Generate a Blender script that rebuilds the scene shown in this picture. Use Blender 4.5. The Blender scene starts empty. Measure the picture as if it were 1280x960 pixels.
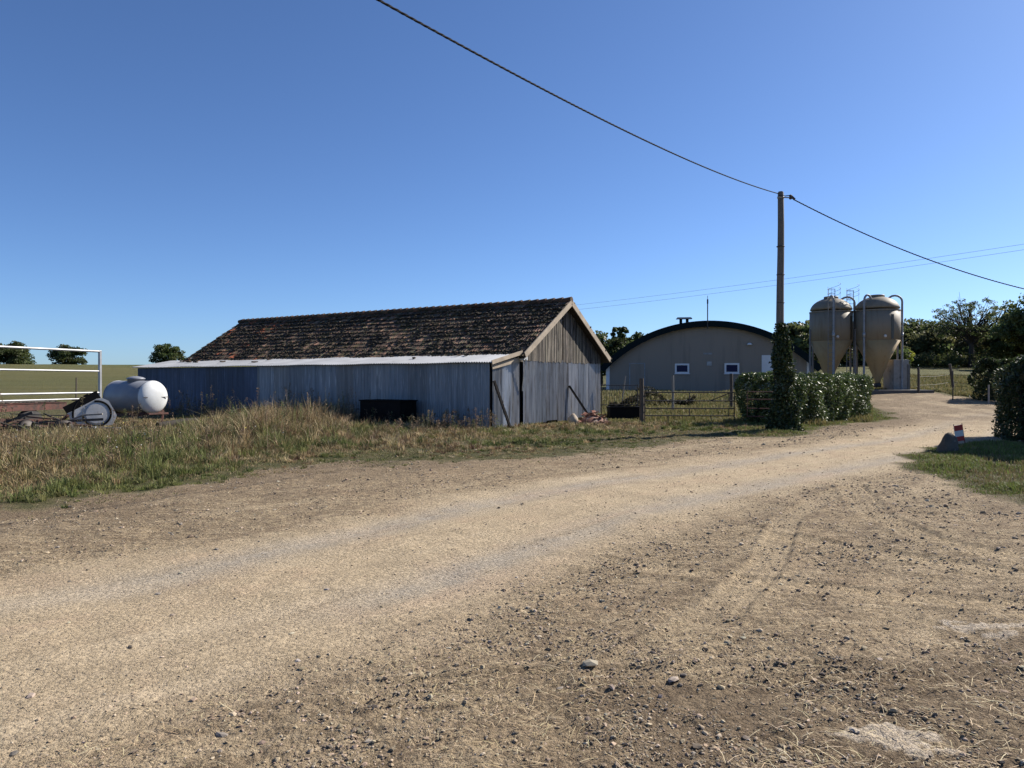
import bpy, math, random
import numpy as np
random.seed(7)
RNG = np.random.default_rng(11)
scene = bpy.context.scene
COL = scene.collection
F, HY, CAMZ = 924.4, 474.0, 1.6
R = math.radians

# ------------------------------------------------------------------ helpers
def X(px, Y): return (px - 640.0) / F * Y
def Z(py, Y): return CAMZ + (HY - py) / F * Y
def GP(px, py):                       # point of the flat yard seen at that pixel
    Y = CAMZ * F / (py - HY); return (X(px, Y), Y)

_perm = np.random.default_rng(3).permutation(256)
_perm = np.concatenate([_perm, _perm, _perm])
_val = np.random.default_rng(4).random(256)
def vnoise(x, y):
    x = np.asarray(x, float); y = np.asarray(y, float)
    xi = np.floor(x).astype(int); yi = np.floor(y).astype(int)
    fx = x - xi; fy = y - yi
    fx = fx*fx*fx*(fx*(fx*6-15)+10); fy = fy*fy*fy*(fy*(fy*6-15)+10)
    def h(a, b): return _val[_perm[_perm[a & 255] + (b & 255)] & 255]
    return ((h(xi, yi)*(1-fx) + h(xi+1, yi)*fx)*(1-fy) + (h(xi, yi+1)*(1-fx) + h(xi+1, yi+1)*fx)*fy)
def fbm(x, y, o=4, g=.5):
    s = 0; a = 1; t = 0
    for i in range(o):
        s = s + a*vnoise(x*2**i + 17.3*i, y*2**i + 5.1*i); t += a; a *= g
    return s/t
def sst(a, b, x):
    t = np.clip((np.asarray(x, float)-a)/(b-a), 0, 1); return t*t*(3-2*t)

def polydist(x, y, pts, closed=False):
    x = np.asarray(x, float); y = np.asarray(y, float)
    d = np.full(x.shape, 1e9); n = len(pts)
    for i in range(n if closed else n-1):
        ax, ay = pts[i]; bx, by = pts[(i+1) % n]
        dx, dy = bx-ax, by-ay; L = dx*dx+dy*dy + 1e-12
        t = np.clip(((x-ax)*dx+(y-ay)*dy)/L, 0, 1)
        d = np.minimum(d, np.hypot(x-ax-t*dx, y-ay-t*dy))
    return d
def sdf(x, y, pts):                   # positive inside
    x = np.asarray(x, float); y = np.asarray(y, float)
    ins = np.zeros(x.shape, bool); n = len(pts)
    for i in range(n):
        ax, ay = pts[i]; bx, by = pts[(i+1) % n]
        c = ((ay > y) != (by > y)) & (x < (bx-ax)*(y-ay)/((by-ay) + 1e-12) + ax)
        ins ^= c
    d = polydist(x, y, pts, True)
    return np.where(ins, d, -d)
def signed_line(x, y, pts):           # signed offset from a polyline (+ = left of travel)
    x = np.asarray(x, float); y = np.asarray(y, float)
    best = np.full(x.shape, 1e9); sg = np.zeros(x.shape)
    for i in range(len(pts)-1):
        ax, ay = pts[i]; bx, by = pts[i+1]
        dx, dy = bx-ax, by-ay; L = math.hypot(dx, dy)
        t = np.clip(((x-ax)*dx+(y-ay)*dy)/(L*L), 0, 1)
        px, py = x-ax-t*dx, y-ay-t*dy
        d = np.hypot(px, py); s = (dx*(y-ay)-dy*(x-ax))/L
        m = d < best; best = np.where(m, d, best); sg = np.where(m, np.sign(s)*d, sg)
    return sg

# ------------------------------------------------------------------ layout of the ground
verge = [(-60, 7.0)] + [GP(*p) for p in [(-250, 672), (0, 634), (60, 634), (140, 618), (240, 606), (330, 590), (420, 580), (510, 580), (600, 577), (700, 569), (790, 561), (860, 550), (930, 547), (985, 548), (1012, 545)]]
DIRT = verge + [(10.4, 24.3), (12.6, 26.8), (15.0, 29.1), (16.2, 31), (17.4, 35), (19.5, 41), (21.0, 43.8), (24.6, 45.2), (24.4, 40), (25.4, 38.0), (30, 37), (70, 40), (70, -40), (-60, -40)]
ISLAND = [GP(*p) for p in [(1118, 574), (1150, 562), (1200, 556), (1290, 550)]] + [(24, 22.5), (24, 7.5)] + [GP(*p) for p in [(1340, 652), (1280, 634), (1210, 612), (1150, 596)]]
ROAD = [(-9.0, 1.4), (-4.6, 3.2), (-2.1, 5.6), (-.55, 7.75), (1.0, 9.7), (3.1, 11.7), (6.2, 14.6), (10.4, 18.6), (14.6, 24.0), (18.8, 29.2), (26, 34.5), (50, 45)]
SPUR = [(14.0, 23.0), (17.5, 29.5), (20.2, 35.5), (22.2, 41.5), (22.8, 45)]

def masks(x, y):
    x = np.asarray(x, float); y = np.asarray(y, float)
    n1 = fbm(x*.9, y*.9, 4); n2 = fbm(x*3.1+9, y*3.1, 3)
    d = sdf(x, y, DIRT); di = sdf(x, y, ISLAND)
    dirt = np.minimum(d, -di) + (n1-.5)*1.1 + (n2-.5)*.45
    off = signed_line(x, y, ROAD)
    wob = (fbm(x*.6+40, y*.6, 3)-.5)*.9 + (n2-.5)*.3
    hw = np.interp(y, [3, 8, 14, 24, 32], [1.9, 1.65, 1.75, 1.9, 2.2])
    road = sst(.55, -.45, np.abs(off)-hw+wob)
    sp = polydist(x, y, SPUR)
    road = np.maximum(road*np.where(y > 21, np.interp(y, [21, 27], [1, .6]), 1), .40*sst(.8, -.6, sp-1.5+wob))
    lo = off + .12*np.sin(y*.35)
    track = np.exp(-((np.abs(lo+.05)-.92)/.30)**2) * sst(.18, .5, fbm(x*.5+3, y*.5+8, 3)*sst(3.0, 8, y)+.12)
    return dict(dirt=dirt, island=di, road=road, track=track, off=off, n1=n1, n2=n2)

PALE = [(1088, 922, .17, .10), (1122, 936, .13, .07), (1165, 926, .10, .05), (1225, 786, .26, .07), (1150, 950, .07, .04), (1196, 779, .12, .04), (1250, 796, .14, .05), (1185, 945, .06, .03)]
def pale_mask(x, y):
    p = np.zeros(np.shape(x))
    nz = fbm(x*11, y*11, 4)
    for (px, py, rx, ry) in PALE:
        a, b = GP(px, py); d = ((x-a)/rx)**2 + ((y-b)/ry)**2
        p = np.maximum(p, sst(1.12, .9, d + (nz-.5)*2.6))
    return p
RUTS = [([GP(*p) for p in [(480, 872), (640, 856), (900, 843), (1100, 846), (1330, 856)]], .17, .010),
        ([GP(*p) for p in [(700, 700), (860, 716), (1020, 736), (1180, 752), (1330, 764)]], .20, .010),
        ([GP(*p) for p in [(1120, 596), (1040, 618), (985, 650), (960, 700), (900, 770), (760, 850)]], .16, .003),
        ([GP(*p) for p in [(1060, 600), (1090, 640), (1160, 676), (1300, 704)]], .22, .010),
        ([GP(*p) for p in [(-60, 752), (100, 738), (250, 722), (430, 688), (600, 652)]], .14, .009),
        ([GP(*p) for p in [(820, 640), (930, 664), (1080, 690), (1300, 722)]], .20, .009)]
def rut_field(x, y):
    g = np.zeros(np.shape(x)); band = np.zeros(np.shape(x))
    for pts, w, a in RUTS:
        u = signed_line(x, y, pts); d = np.abs(u+ (fbm(x*1.3, y*1.3, 2)-.5)*.08)
        k = sst(w, w*.72, d)*(.35+.65*sst(.35, .55, fbm(x*1.1+a*900, y*1.1, 2)))
        g = g + k*(a*np.sin(u*2*math.pi/.085) - .012) + .013*np.exp(-((d-w*1.12)/.035)**2)
        band = np.maximum(band, k)
    return g, band
def height(x, y, micro=True):
    x = np.asarray(x, float); y = np.asarray(y, float)
    r = sst(27, 50, y)*(.56 + .42*sst(14, 24, x))*sst(-9, 3, x)
    r = r + .043*np.clip(y-46, 0, 60)*sst(20, 34, x)
    lf = sst(-8, -28, x)
    fy = np.clip(y-34, 0, None)
    hill = .0335*fy*(1-sst(150, 330, y)) + sst(150, 330, y)*3.0
    r = r + lf*hill*(1+.10*sst(-40, -130, x))
    r = r + (fbm(x*.12, y*.12, 2)-.5)*.12*sst(5, 16, y)
    if micro:
        m = masks(x, y)
        near = sst(70, 25, y)*sst(-20, 0, y)
        rough = np.clip(1-m['road']*1.1, 0, 1)*sst(-.3, .3, m['dirt'])
        gr = sst(.1, -.8, m['dirt'])
        a = (fbm(x*1.4, y*1.4, 3)-.5)*.06
        a = a + (fbm(x*9, y*9, 3)-.5)*.030*(rough*.9+.1) + (np.abs(fbm(x*22, y*22, 2)-.5))*.022*rough
        # ruts pressed into the yard by tyres
        g_, b_ = rut_field(x, y); a = a*(1-.45*b_) + g_*rough*sst(20, 12, y)
        a = a - .016*m['track']*m['road'] + .010*pale_mask(x, y)
        a = a + (fbm(x*2.2+5, y*2.2, 3)-.35)*.10*gr
        r = r + a*near
    return r
def gz(x, y): return float(height(np.array([x]), np.array([y]), False)[0])

# ------------------------------------------------------------------ materials
def N(nt, t, **kw):
    n = nt.nodes.new(t)
    for k, v in kw.items(): setattr(n, k, v)
    return n
def newmat(name):
    m = bpy.data.materials.new(name); m.use_nodes = True
    nt = m.node_tree; b = nt.nodes['Principled BSDF']
    return m, nt, b
def mixc(nt, fac, a, b, mode='MIX'):
    n = N(nt, 'ShaderNodeMix', data_type='RGBA', blend_type=mode)
    for s, v in ((0, fac), (6, a), (7, b)):
        if hasattr(v, 'links') or isinstance(v, bpy.types.NodeSocket): nt.links.new(v, n.inputs[s])
        elif s == 0: n.inputs[s].default_value = v
        else: n.inputs[s].default_value = (*v[:3], 1)
    return n.outputs[2]
def noise(nt, co, scale, detail=4, rough=.55, stretch=None):
    if stretch:
        mp = N(nt, 'ShaderNodeMapping'); mp.inputs['Scale'].default_value = stretch
        nt.links.new(co, mp.inputs[0]); co = mp.outputs[0]
    n = N(nt, 'ShaderNodeTexNoise'); n.inputs['Scale'].default_value = scale
    n.inputs['Detail'].default_value = detail; n.inputs['Roughness'].default_value = rough
    nt.links.new(co, n.inputs['Vector']); return n.outputs[0]
def ramp(nt, v, lo, hi, a=0., b=1.):
    n = N(nt, 'ShaderNodeMapRange'); n.inputs[1].default_value = lo; n.inputs[2].default_value = hi
    n.inputs[3].default_value = a; n.inputs[4].default_value = b
    nt.links.new(v, n.inputs[0]); return n.outputs[0]
def mul(nt, a, b, op='MULTIPLY'):
    n = N(nt, 'ShaderNodeMath', operation=op)
    for i, v in enumerate((a, b)):
        if isinstance(v, bpy.types.NodeSocket): nt.links.new(v, n.inputs[i])
        else: n.inputs[i].default_value = v
    return n.outputs[0]
def bumpn(nt, b, h, strength, dist):
    n = N(nt, 'ShaderNodeBump'); n.inputs['Strength'].default_value = strength; n.inputs['Distance'].default_value = dist
    nt.links.new(h, n.inputs['Height']); nt.links.new(n.outputs[0], b.inputs['Normal'])
def pm(name, c1, c2=None, scale=4, rough=.8, metal=0., c3=None, s3=9, t3=.6, stretch=None, bump=.0, bscale=None, col=True, spec=.5, trans=0.):
    m, nt, b = newmat(name)
    co = N(nt, 'ShaderNodeTexCoord').outputs['Object']
    c2 = c2 or tuple(v*.7 for v in c1)
    v = noise(nt, co, scale, 5, .6, stretch)
    c = mixc(nt, ramp(nt, v, .3, .7), c1, c2)
    if c3:
        v3 = noise(nt, co, s3, 6, .65, stretch)
        c = mixc(nt, ramp(nt, v3, t3-.05, t3+.08), c, c3)
    if col:
        at = N(nt, 'ShaderNodeAttribute', attribute_name='col')
        c = mixc(nt, 1.0, c, at.outputs['Color'], 'MULTIPLY')
    nt.links.new(c, b.inputs['Base Color'])
    b.inputs['Roughness'].default_value = rough; b.inputs['Metallic'].default_value = metal
    b.inputs['Specular IOR Level'].default_value = spec
    if bump: bumpn(nt, b, noise(nt, co, bscale or scale*4, 5, .6, stretch), bump, .02)
    if trans:
        tr = N(nt, 'ShaderNodeBsdfTranslucent'); mx = N(nt, 'ShaderNodeMixShader'); mx.inputs[0].default_value = trans
        nt.links.new(c, tr.inputs[0]); nt.links.new(b.outputs[0], mx.inputs[1]); nt.links.new(tr.outputs[0], mx.inputs[2])
        nt.links.new(mx.outputs[0], nt.nodes['Material Output'].inputs[0])
    return m

M = {}
M['sheet'] = pm('weathered_zinc_sheet', (.24,.265,.29), (.12,.137,.155), 1.4, .55, .2, c3=(.40,.42,.44), s3=2.6, t3=.62, stretch=(7,7,.35), bump=.15)
M['sheet_gable'] = pm('grey_zinc_sheet', (.52,.52,.52), (.24,.25,.265), 1.8, .6, .05, c3=(.15,.125,.10), s3=2.4, t3=.56, stretch=(4,4,.3), bump=.15)
M['sheet_roof'] = pm('pale_zinc_roof', (.36,.37,.385), (.27,.28,.295), 1.4, .55, .15, c3=(.16,.14,.12), s3=2.5, t3=.66, bump=.1)
M['tile'] = pm('mossy_clay_tile', (.105,.052,.033), (.05,.032,.021), 3.0, .9, c3=(.028,.030,.014), s3=7, t3=.52, bump=.5, bscale=30)
M['moss'] = pm('roof_moss', (.055,.042,.022), (.035,.027,.016), 5, .95)
M['plank'] = pm('silvered_plank', (.21,.182,.15), (.075,.062,.05), 5, .9, c3=(.022,.018,.015), s3=4, t3=.53, stretch=(3.2,3.2,.3), bump=.4)
M['board'] = pm('pale_fascia_board', (.42,.34,.25), (.27,.22,.165), 3, .85, c3=(.12,.10,.08), s3=6, t3=.66, bump=.2)
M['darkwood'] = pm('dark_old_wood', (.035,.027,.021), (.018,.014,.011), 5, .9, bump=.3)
M['pole'] = pm('creosoted_pole', (.165,.145,.12), (.09,.08,.068), 4, .85, c3=(.27,.24,.20), s3=8, t3=.66, stretch=(4,4,.25), bump=.3)
M['post'] = pm('weathered_post', (.13,.10,.075), (.06,.048,.038), 6, .9, stretch=(3,3,.4), bump=.3)
M['greywood'] = pm('grey_stake', (.30,.28,.25), (.18,.165,.15), 6, .85, stretch=(3,3,.4))
M['galvdark'] = pm('dull_galvanised', (.20,.20,.20), (.14,.14,.14), 5, .6, .2)
M['galv'] = pm('galvanised_tube', (.38,.39,.40), (.28,.285,.29), 5, .42, .35, c3=(.25,.2,.16), s3=8, t3=.72)
M['rust'] = pm('rusty_red_steel', (.14,.05,.036), (.07,.032,.025), 3, .8, c3=(.045,.026,.02), s3=7, t3=.52, bump=.2)
M['darksteel'] = pm('dark_painted_steel', (.035,.034,.036), (.06,.045,.036), 6, .6, .2)
M['black'] = pm('black_plastic', (.006,.006,.007), (.01,.01,.01), 6, .8, spec=.1)
M['rubber'] = pm('old_tyre_rubber', (.02,.02,.02), (.035,.032,.03), 6, .85)
M['white'] = pm('white_tank_paint', (.66,.67,.66), (.52,.53,.52), 1.6, .38, c3=(.30,.29,.25), s3=4, t3=.70)
M['tankgrey'] = pm('grey_tank_shell', (.25,.265,.29), (.19,.20,.225), 1.6, .45, c3=(.13,.12,.11), s3=4, t3=.68)  # shell, bands and manhole in a darker grey than the end cap
M['lightplate'] = pm('pale_grey_plate', (.52,.52,.51), (.36,.36,.36), 4, .6, .1, c3=(.20,.18,.15), s3=8, t3=.66)
M['greyplate'] = pm('dull_grey_plate', (.30,.31,.32), (.19,.20,.21), 4, .6, .1, c3=(.12,.10,.08), s3=8, t3=.68)
M['render'] = pm('taupe_cladding', (.27,.226,.185), (.25,.21,.172), .35, .75, c3=(.215,.18,.148), s3=1.3, t3=.56, stretch=(1,1,.12))
M['roofteal'] = pm('dark_teal_roof', (.008,.015,.018), (.006,.012,.015), 1, .85, spec=.1)
M['wframe'] = pm('white_pvc', (.72,.73,.75), (.64,.65,.68), 2, .4)
M['glass'] = pm('dark_window_glass', (.010,.014,.06), (.012,.016,.055), 2, .3, spec=.15)
M['silo'] = pm('beige_polyester', (.235,.20,.15), (.205,.175,.13), 1.0, .6, c3=(.19,.152,.105), s3=2, t3=.58, stretch=(2,2,.2), spec=.25)
M['hopper'] = pm('tan_polyester', (.35,.25,.125), (.305,.217,.11), 1.0, .6, stretch=(2,2,.25), spec=.25, c3=(.28,.19,.095), s3=2.4, t3=.57)
M['silodark'] = pm('dark_sight_strip', (.05,.04,.022), (.04,.033,.02), 3, .3)
M['concrete'] = pm('grey_concrete', (.33,.31,.28), (.24,.225,.20), 3, .9, c3=(.15,.14,.12), s3=4, t3=.62, bump=.3, bscale=14)
M['darkslab'] = pm('dark_slab_concrete', (.13,.12,.105), (.09,.083,.072), 3, .9)  # even dark grey for the slab under the silos
M['stone'] = pm('lichen_stone', (.11,.095,.075), (.055,.048,.04), 5, .95, c3=(.22,.20,.17), s3=9, t3=.62, bump=.6, bscale=14)
M['red'] = pm('traffic_red', (.42,.03,.02), (.34,.026,.018), 4, .5)
M['signwhite'] = pm('traffic_white', (.60,.60,.58), (.52,.52,.5), 4, .5)
M['cable'] = pm('twisted_cable', (.022,.022,.024), (.016,.016,.018), 10, .9, spec=.1)
M['wirefar'] = pm('line_wire', (.16,.17,.19), (.14,.15,.17), 10, .5)
M['bark'] = pm('tree_bark', (.075,.06,.048), (.04,.033,.027), 3, .95, bump=.3)
M['leaf'] = pm('tree_leaf', (1,1,1), (.72,.74,.68), .6, .55, trans=.45, spec=.3)
M['laurel'] = pm('laurel_leaf', (1,1,1), (.8,.82,.75), 3, .48, trans=.18, spec=.5)
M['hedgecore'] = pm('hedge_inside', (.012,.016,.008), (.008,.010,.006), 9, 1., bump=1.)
M['blade'] = pm('grass_blade', (1,1,1), (.85,.85,.8), 1.5, .65, trans=.28, spec=.25)
M['brick'] = pm('broken_tile', (.24,.10,.065), (.15,.075,.05), 4, .85, c3=(.45,.36,.3), s3=7, t3=.6)
M['pebble'] = pm('gravel_stone', (1,1,1), (.8,.78,.75), 30, .9)
M['straw'] = pm('loose_straw', (1,1,1), (.85,.8,.7), 10, .7)

# ------------------------------------------------------------------ mesh building
def origin_of(o):
    x = y = z = 0
    while o is not None:
        x += o.location.x; y += o.location.y; z += o.location.z; o = o.parent
    return (x, y, z)
def fast(name, V, polys, mat, parent=None, loc=None, col=None, smooth=False):
    """V Nx3 world coords; polys list of int arrays (k x n)"""
    V = np.asarray(V, float)
    if parent is not None:
        base = np.array(origin_of(parent)); l = (0, 0, 0)
    else:
        if loc is None:
            mn, mx = V.min(0), V.max(0); loc = ((mn[0]+mx[0])/2, (mn[1]+mx[1])/2, mn[2])
        base = np.array(loc); l = loc
    me = bpy.data.meshes.new(name)
    me.vertices.add(len(V)); me.vertices.foreach_set('co', (V-base).astype(np.float32).ravel())
    idx = np.concatenate([np.asarray(p, np.int32).ravel() for p in polys if len(p)])
    tot = np.concatenate([np.full(len(p), np.asarray(p).shape[1], np.int32) for p in polys if len(p)])
    st = np.concatenate([[0], np.cumsum(tot)[:-1]]).astype(np.int32)
    me.loops.add(len(idx)); me.loops.foreach_set('vertex_index', idx)
    me.polygons.add(len(tot)); me.polygons.foreach_set('loop_start', st); me.polygons.foreach_set('loop_total', tot)
    me.polygons.foreach_set('use_smooth', np.full(len(tot), smooth, bool))
    me.update(calc_edges=True)
    a = me.color_attributes.new('col', 'FLOAT_COLOR', 'POINT')
    c = np.ones((len(V), 4), np.float32)
    if col is not None: c[:, :3] = col
    a.data.foreach_set('color', c.ravel())
    me.materials.append(mat)
    o = bpy.data.objects.new(name, me); COL.objects.link(o)
    o.location = l
    if parent is not None: o.parent = parent
    return o

class MB:
    def __init__(s): s.v = []; s.f = []; s.c = []; s.sm = []; s.cur = (1, 1, 1); s.smooth = False
    def add(s, vs, fs, col=None, smooth=None):
        n = len(s.v); s.v += [tuple(v) for v in vs]; s.c += [col or s.cur]*len(vs)
        s.f += [tuple(i+n for i in f) for f in fs]; s.sm += [s.smooth if smooth is None else smooth]*len(fs)
    def frame(s, p, u, v, w, col=None):     # box from corner p with edge vectors
        p, u, v, w = map(np.array, (p, u, v, w))
        vs = [p, p+u, p+u+v, p+v, p+w, p+u+w, p+u+v+w, p+v+w]
        fs = [(0,3,2,1), (4,5,6,7), (0,1,5,4), (1,2,6,5), (2,3,7,6), (3,0,4,7)]
        if np.dot(np.cross(u, v), w) < 0: fs = [f[::-1] for f in fs]
        s.add(vs, fs, col)
    def box(s, c, d, rz=0, col=None):       # c = centre of base
        cx, cy, cz = c; a, b, h = d
        u = np.array([math.cos(rz), math.sin(rz), 0]); v = np.array([-math.sin(rz), math.cos(rz), 0])
        p = np.array([cx, cy, cz]) - u*a/2 - v*b/2
        s.frame(p, u*a, v*b, np.array([0, 0, h]), col)
    def bar(s, p, q, w, h, up=(0,0,1), col=None):
        p, q = np.array(p, float), np.array(q, float); d = q-p
        side = np.cross(d, np.array(up, float)); side /= np.linalg.norm(side)
        up2 = np.cross(side, d); up2 /= np.linalg.norm(up2)
        s.frame(p - side*w/2 - up2*h/2, side*w, up2*h, d, col)
    def tube(s, pts, r, n=8, cap=True, col=None):
        pts = [np.array(p, float) for p in pts]
        rs = r if isinstance(r, (list, tuple)) else [r]*len(pts)
        base = len(s.v); vs = []; fs = []
        prev = None
        for i, p in enumerate(pts):
            d = pts[min(i+1, len(pts)-1)] - pts[max(i-1, 0)]; d /= np.linalg.norm(d)+1e-9
            if prev is None:
                a = np.array([0, 0, 1.]) if abs(d[2]) < .9 else np.array([1., 0, 0])
                a = np.cross(d, a)
            else: a = prev - d*np.dot(prev, d)
            a /= np.linalg.norm(a); prev = a; b = np.cross(d, a)
            for k in range(n):
                t = 2*math.pi*k/n; vs.append(p + (a*math.cos(t)+b*math.sin(t))*rs[i])
        for i in range(len(pts)-1):
            for k in range(n):
                k2 = (k+1) % n
                fs.append((i*n+k, i*n+k2, (i+1)*n+k2, (i+1)*n+k))
        s.add(vs, fs, col, True)
        if cap:
            s.add(vs[:n], [tuple(range(n))[::-1]], col, False); s.add(vs[-n:], [tuple(range(n))], col, False)
    def lathe(s, c, prof, n=32, axis=None, col=None, smooth=True, cx=None):
        """prof: list (r, h[, dx]) around c along +z or axis"""
        c = np.array(c, float); ax = np.array(axis if axis is not None else (0, 0, 1), float); ax /= np.linalg.norm(ax)
        a = np.cross(ax, (0, 0, 1.)) if abs(ax[2]) < .9 else np.array([1., 0, 0])
        a /= np.linalg.norm(a); b = np.cross(ax, a); vs = []; fs = []
        for pr in prof:
            off = np.array([pr[2], pr[3], 0]) if len(pr) > 3 else 0
            for k in range(n):
                t = 2*math.pi*k/n; vs.append(c + ax*pr[1] + off + (a*math.cos(t)+b*math.sin(t))*max(pr[0], 1e-4))
        for i in range(len(prof)-1):
            for k in range(n):
                k2 = (k+1) % n; fs.append((i*n+k, i*n+k2, (i+1)*n+k2, (i+1)*n+k))
        fs.append(tuple(range(n))[::-1]); m = (len(prof)-1)*n; fs.append(tuple(range(m, m+n)))
        s.add(vs, fs, col, smooth)
    def prism(s, poly, ext, col=None):      # poly: 3D points, ext: vector
        n = len(poly); ext = np.array(ext, float)
        vs = [np.array(p, float) for p in poly]; vs += [p+ext for p in vs]
        fs = [tuple(range(n))[::-1], tuple(range(n, 2*n))] + [(i, (i+1) % n, n+(i+1) % n, n+i) for i in range(n)]
        s.add(vs, fs, col)
    def build(s, name, mat, parent=None, loc=None, bevel=0):
        V = np.array(s.v, float)
        base = np.array(origin_of(parent)) if parent is not None else None
        l = (0, 0, 0)
        if parent is None:
            if loc is None:
                mn, mx = V.min(0), V.max(0); loc = ((mn[0]+mx[0])/2, (mn[1]+mx[1])/2, mn[2])
            base = np.array(loc); l = loc
        me = bpy.data.meshes.new(name); me.from_pydata([tuple(v) for v in (V-base)], [], s.f)
        me.polygons.foreach_set('use_smooth', s.sm)
        a = me.color_attributes.new('col', 'FLOAT_COLOR', 'POINT')
        c = np.ones((len(V), 4), np.float32); c[:, :3] = np.array(s.c)
        a.data.foreach_set('color', c.ravel())
        me.materials.append(mat); me.update()
        o = bpy.data.objects.new(name, me); COL.objects.link(o); o.location = l
        if parent is not None: o.parent = parent
        if bevel:
            b = o.modifiers.new('bevel', 'BEVEL'); b.width = bevel; b.segments = 2; b.limit_method = 'ANGLE'
        return o
def tag(o, label=None, cat=None, group=None, kind=None):
    if label: o['label'] = label
    if cat: o['category'] = cat
    if group: o['group'] = group
    if kind: o['kind'] = kind
    return o
def thing(name, loc, label, cat, group=None):
    o = bpy.data.objects.new(name, None); COL.objects.link(o); o.location = loc
    o.empty_display_size = .3
    return tag(o, label, cat, group)

# ------------------------------------------------------------------ ground sheet
def ground():
    th_front = np.radians(np.concatenate([np.linspace(-44, 44, 760)]))
    th_side = np.radians(np.linspace(44, 316, 90))[1:-1]
    th = np.concatenate([th_front, th_side]); nt_ = len(th)
    r = [.35]
    while r[-1] < 2600:
        q = r[-1]; k = .06 if q < 2.4 else (.0062 if q < 9 else (.0085 if q < 26 else (.018 if q < 90 else .05)))
        r.append(q*(1+k))
    r = np.array(r); nr = len(r)
    T, Rr = np.meshgrid(th, r)
    x = (np.sin(T)*Rr); y = (np.cos(T)*Rr)
    z = height(x, y)
    m = masks(x, y)
    # colour masks
    dirt = sst(-.18, .22, m['dirt'])
    near_lip = sst(-1.6, .2, m['dirt'])*(1-dirt)
    rough = np.clip(dirt - m['road'], 0, 1)
    # damp dark earth at the front right, brown earth at the verge, pale mortar patches
    soil = np.maximum(sst(4.6, 3.9, y - .06*x + (m['n1']-.5)*1.3)*sst(-1.2, .9, x + (m['n1']-.5)*1.5),
                      .95*sst(2.2, .3, m['dirt']+(m['n2']-.5)*1.2)*dirt*sst(3, -3, x-.2*y+3))
    soil = np.maximum(soil, .7*np.exp(-((signed_line(x, y, [(6.2, 9.2), (9.8, 11.2), (13, 11.6)]))/.5)**2))
    soil = np.maximum(soil, .5*sst(3.6, 1.2, m['dirt']+(m['n1']-.5)*2)*dirt*sst(2, -3, x-.2*y+3))
    soil = np.maximum(soil, .95*np.exp(-(polydist(x, y, [(9.8, 23.6), (12.5, 26), (15.3, 28.8), (17, 33)])/1.05)**2))
    soil = np.maximum(soil, .75*sst(25, 31, y)*sst(.35, .6, fbm(x*.8, y*.8+4, 3)))
    pale = pale_mask(x, y)
    rutb = rut_field(x, y)[1]*sst(20, 12, y)*(1-m['road'])
    field = sst(37, 44, y+(m['n1']-.5)*3)*(1-dirt)
    A = np.stack([m['road']*dirt, m['track'], dirt, np.clip(m['off'], -40, 40)], -1)
    B = np.stack([soil, pale, field, rutb], -1)
    V = np.stack([x, y, z], -1).reshape(-1, 3)
    i, j = np.meshgrid(np.arange(nr-1), np.arange(nt_), indexing='ij'); j2 = (j+1) % nt_
    Q = np.stack([i*nt_+j, (i+1)*nt_+j, (i+1)*nt_+j2, i*nt_+j2], -1).reshape(-1, 4)
    Q = Q[:, ::-1]
    fx = V[Q[:, 0], 0]; fyy = V[Q[:, 0], 1]
    rd = (A[..., 0].ravel()[Q[:, 0]] > .5)
    isl = (m['island'].ravel()[Q[:, 0]] > 0)
    dt = (dirt.ravel()[Q[:, 0]] > .5)
    far = (fyy > 46)
    kinds = [('road', rd), ('field', ~rd & ~dt & far), ('grass_verge', ~rd & ~dt & ~far), ('ground', ~rd & dt)]
    mat = ground_mat()
    for nm, sel in kinds:
        q = Q[sel]; used, inv = np.unique(q, return_inverse=True)
        o = fast(nm, V[used], [inv.reshape(-1, 4)], mat, loc=(0, 0, 0), smooth=True)
        for an, arr in (('ma', A), ('mb', B)):
            at = o.data.color_attributes.new(an, 'FLOAT_COLOR', 'POINT')
            at.data.foreach_set('color', arr.reshape(-1, 4)[used].astype(np.float32).ravel())
        tag(o, kind='structure')
    # centre cap under the camera
    mb = MB(); n = nt_; ring = [tuple(V[k]) for k in range(n)]
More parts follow.
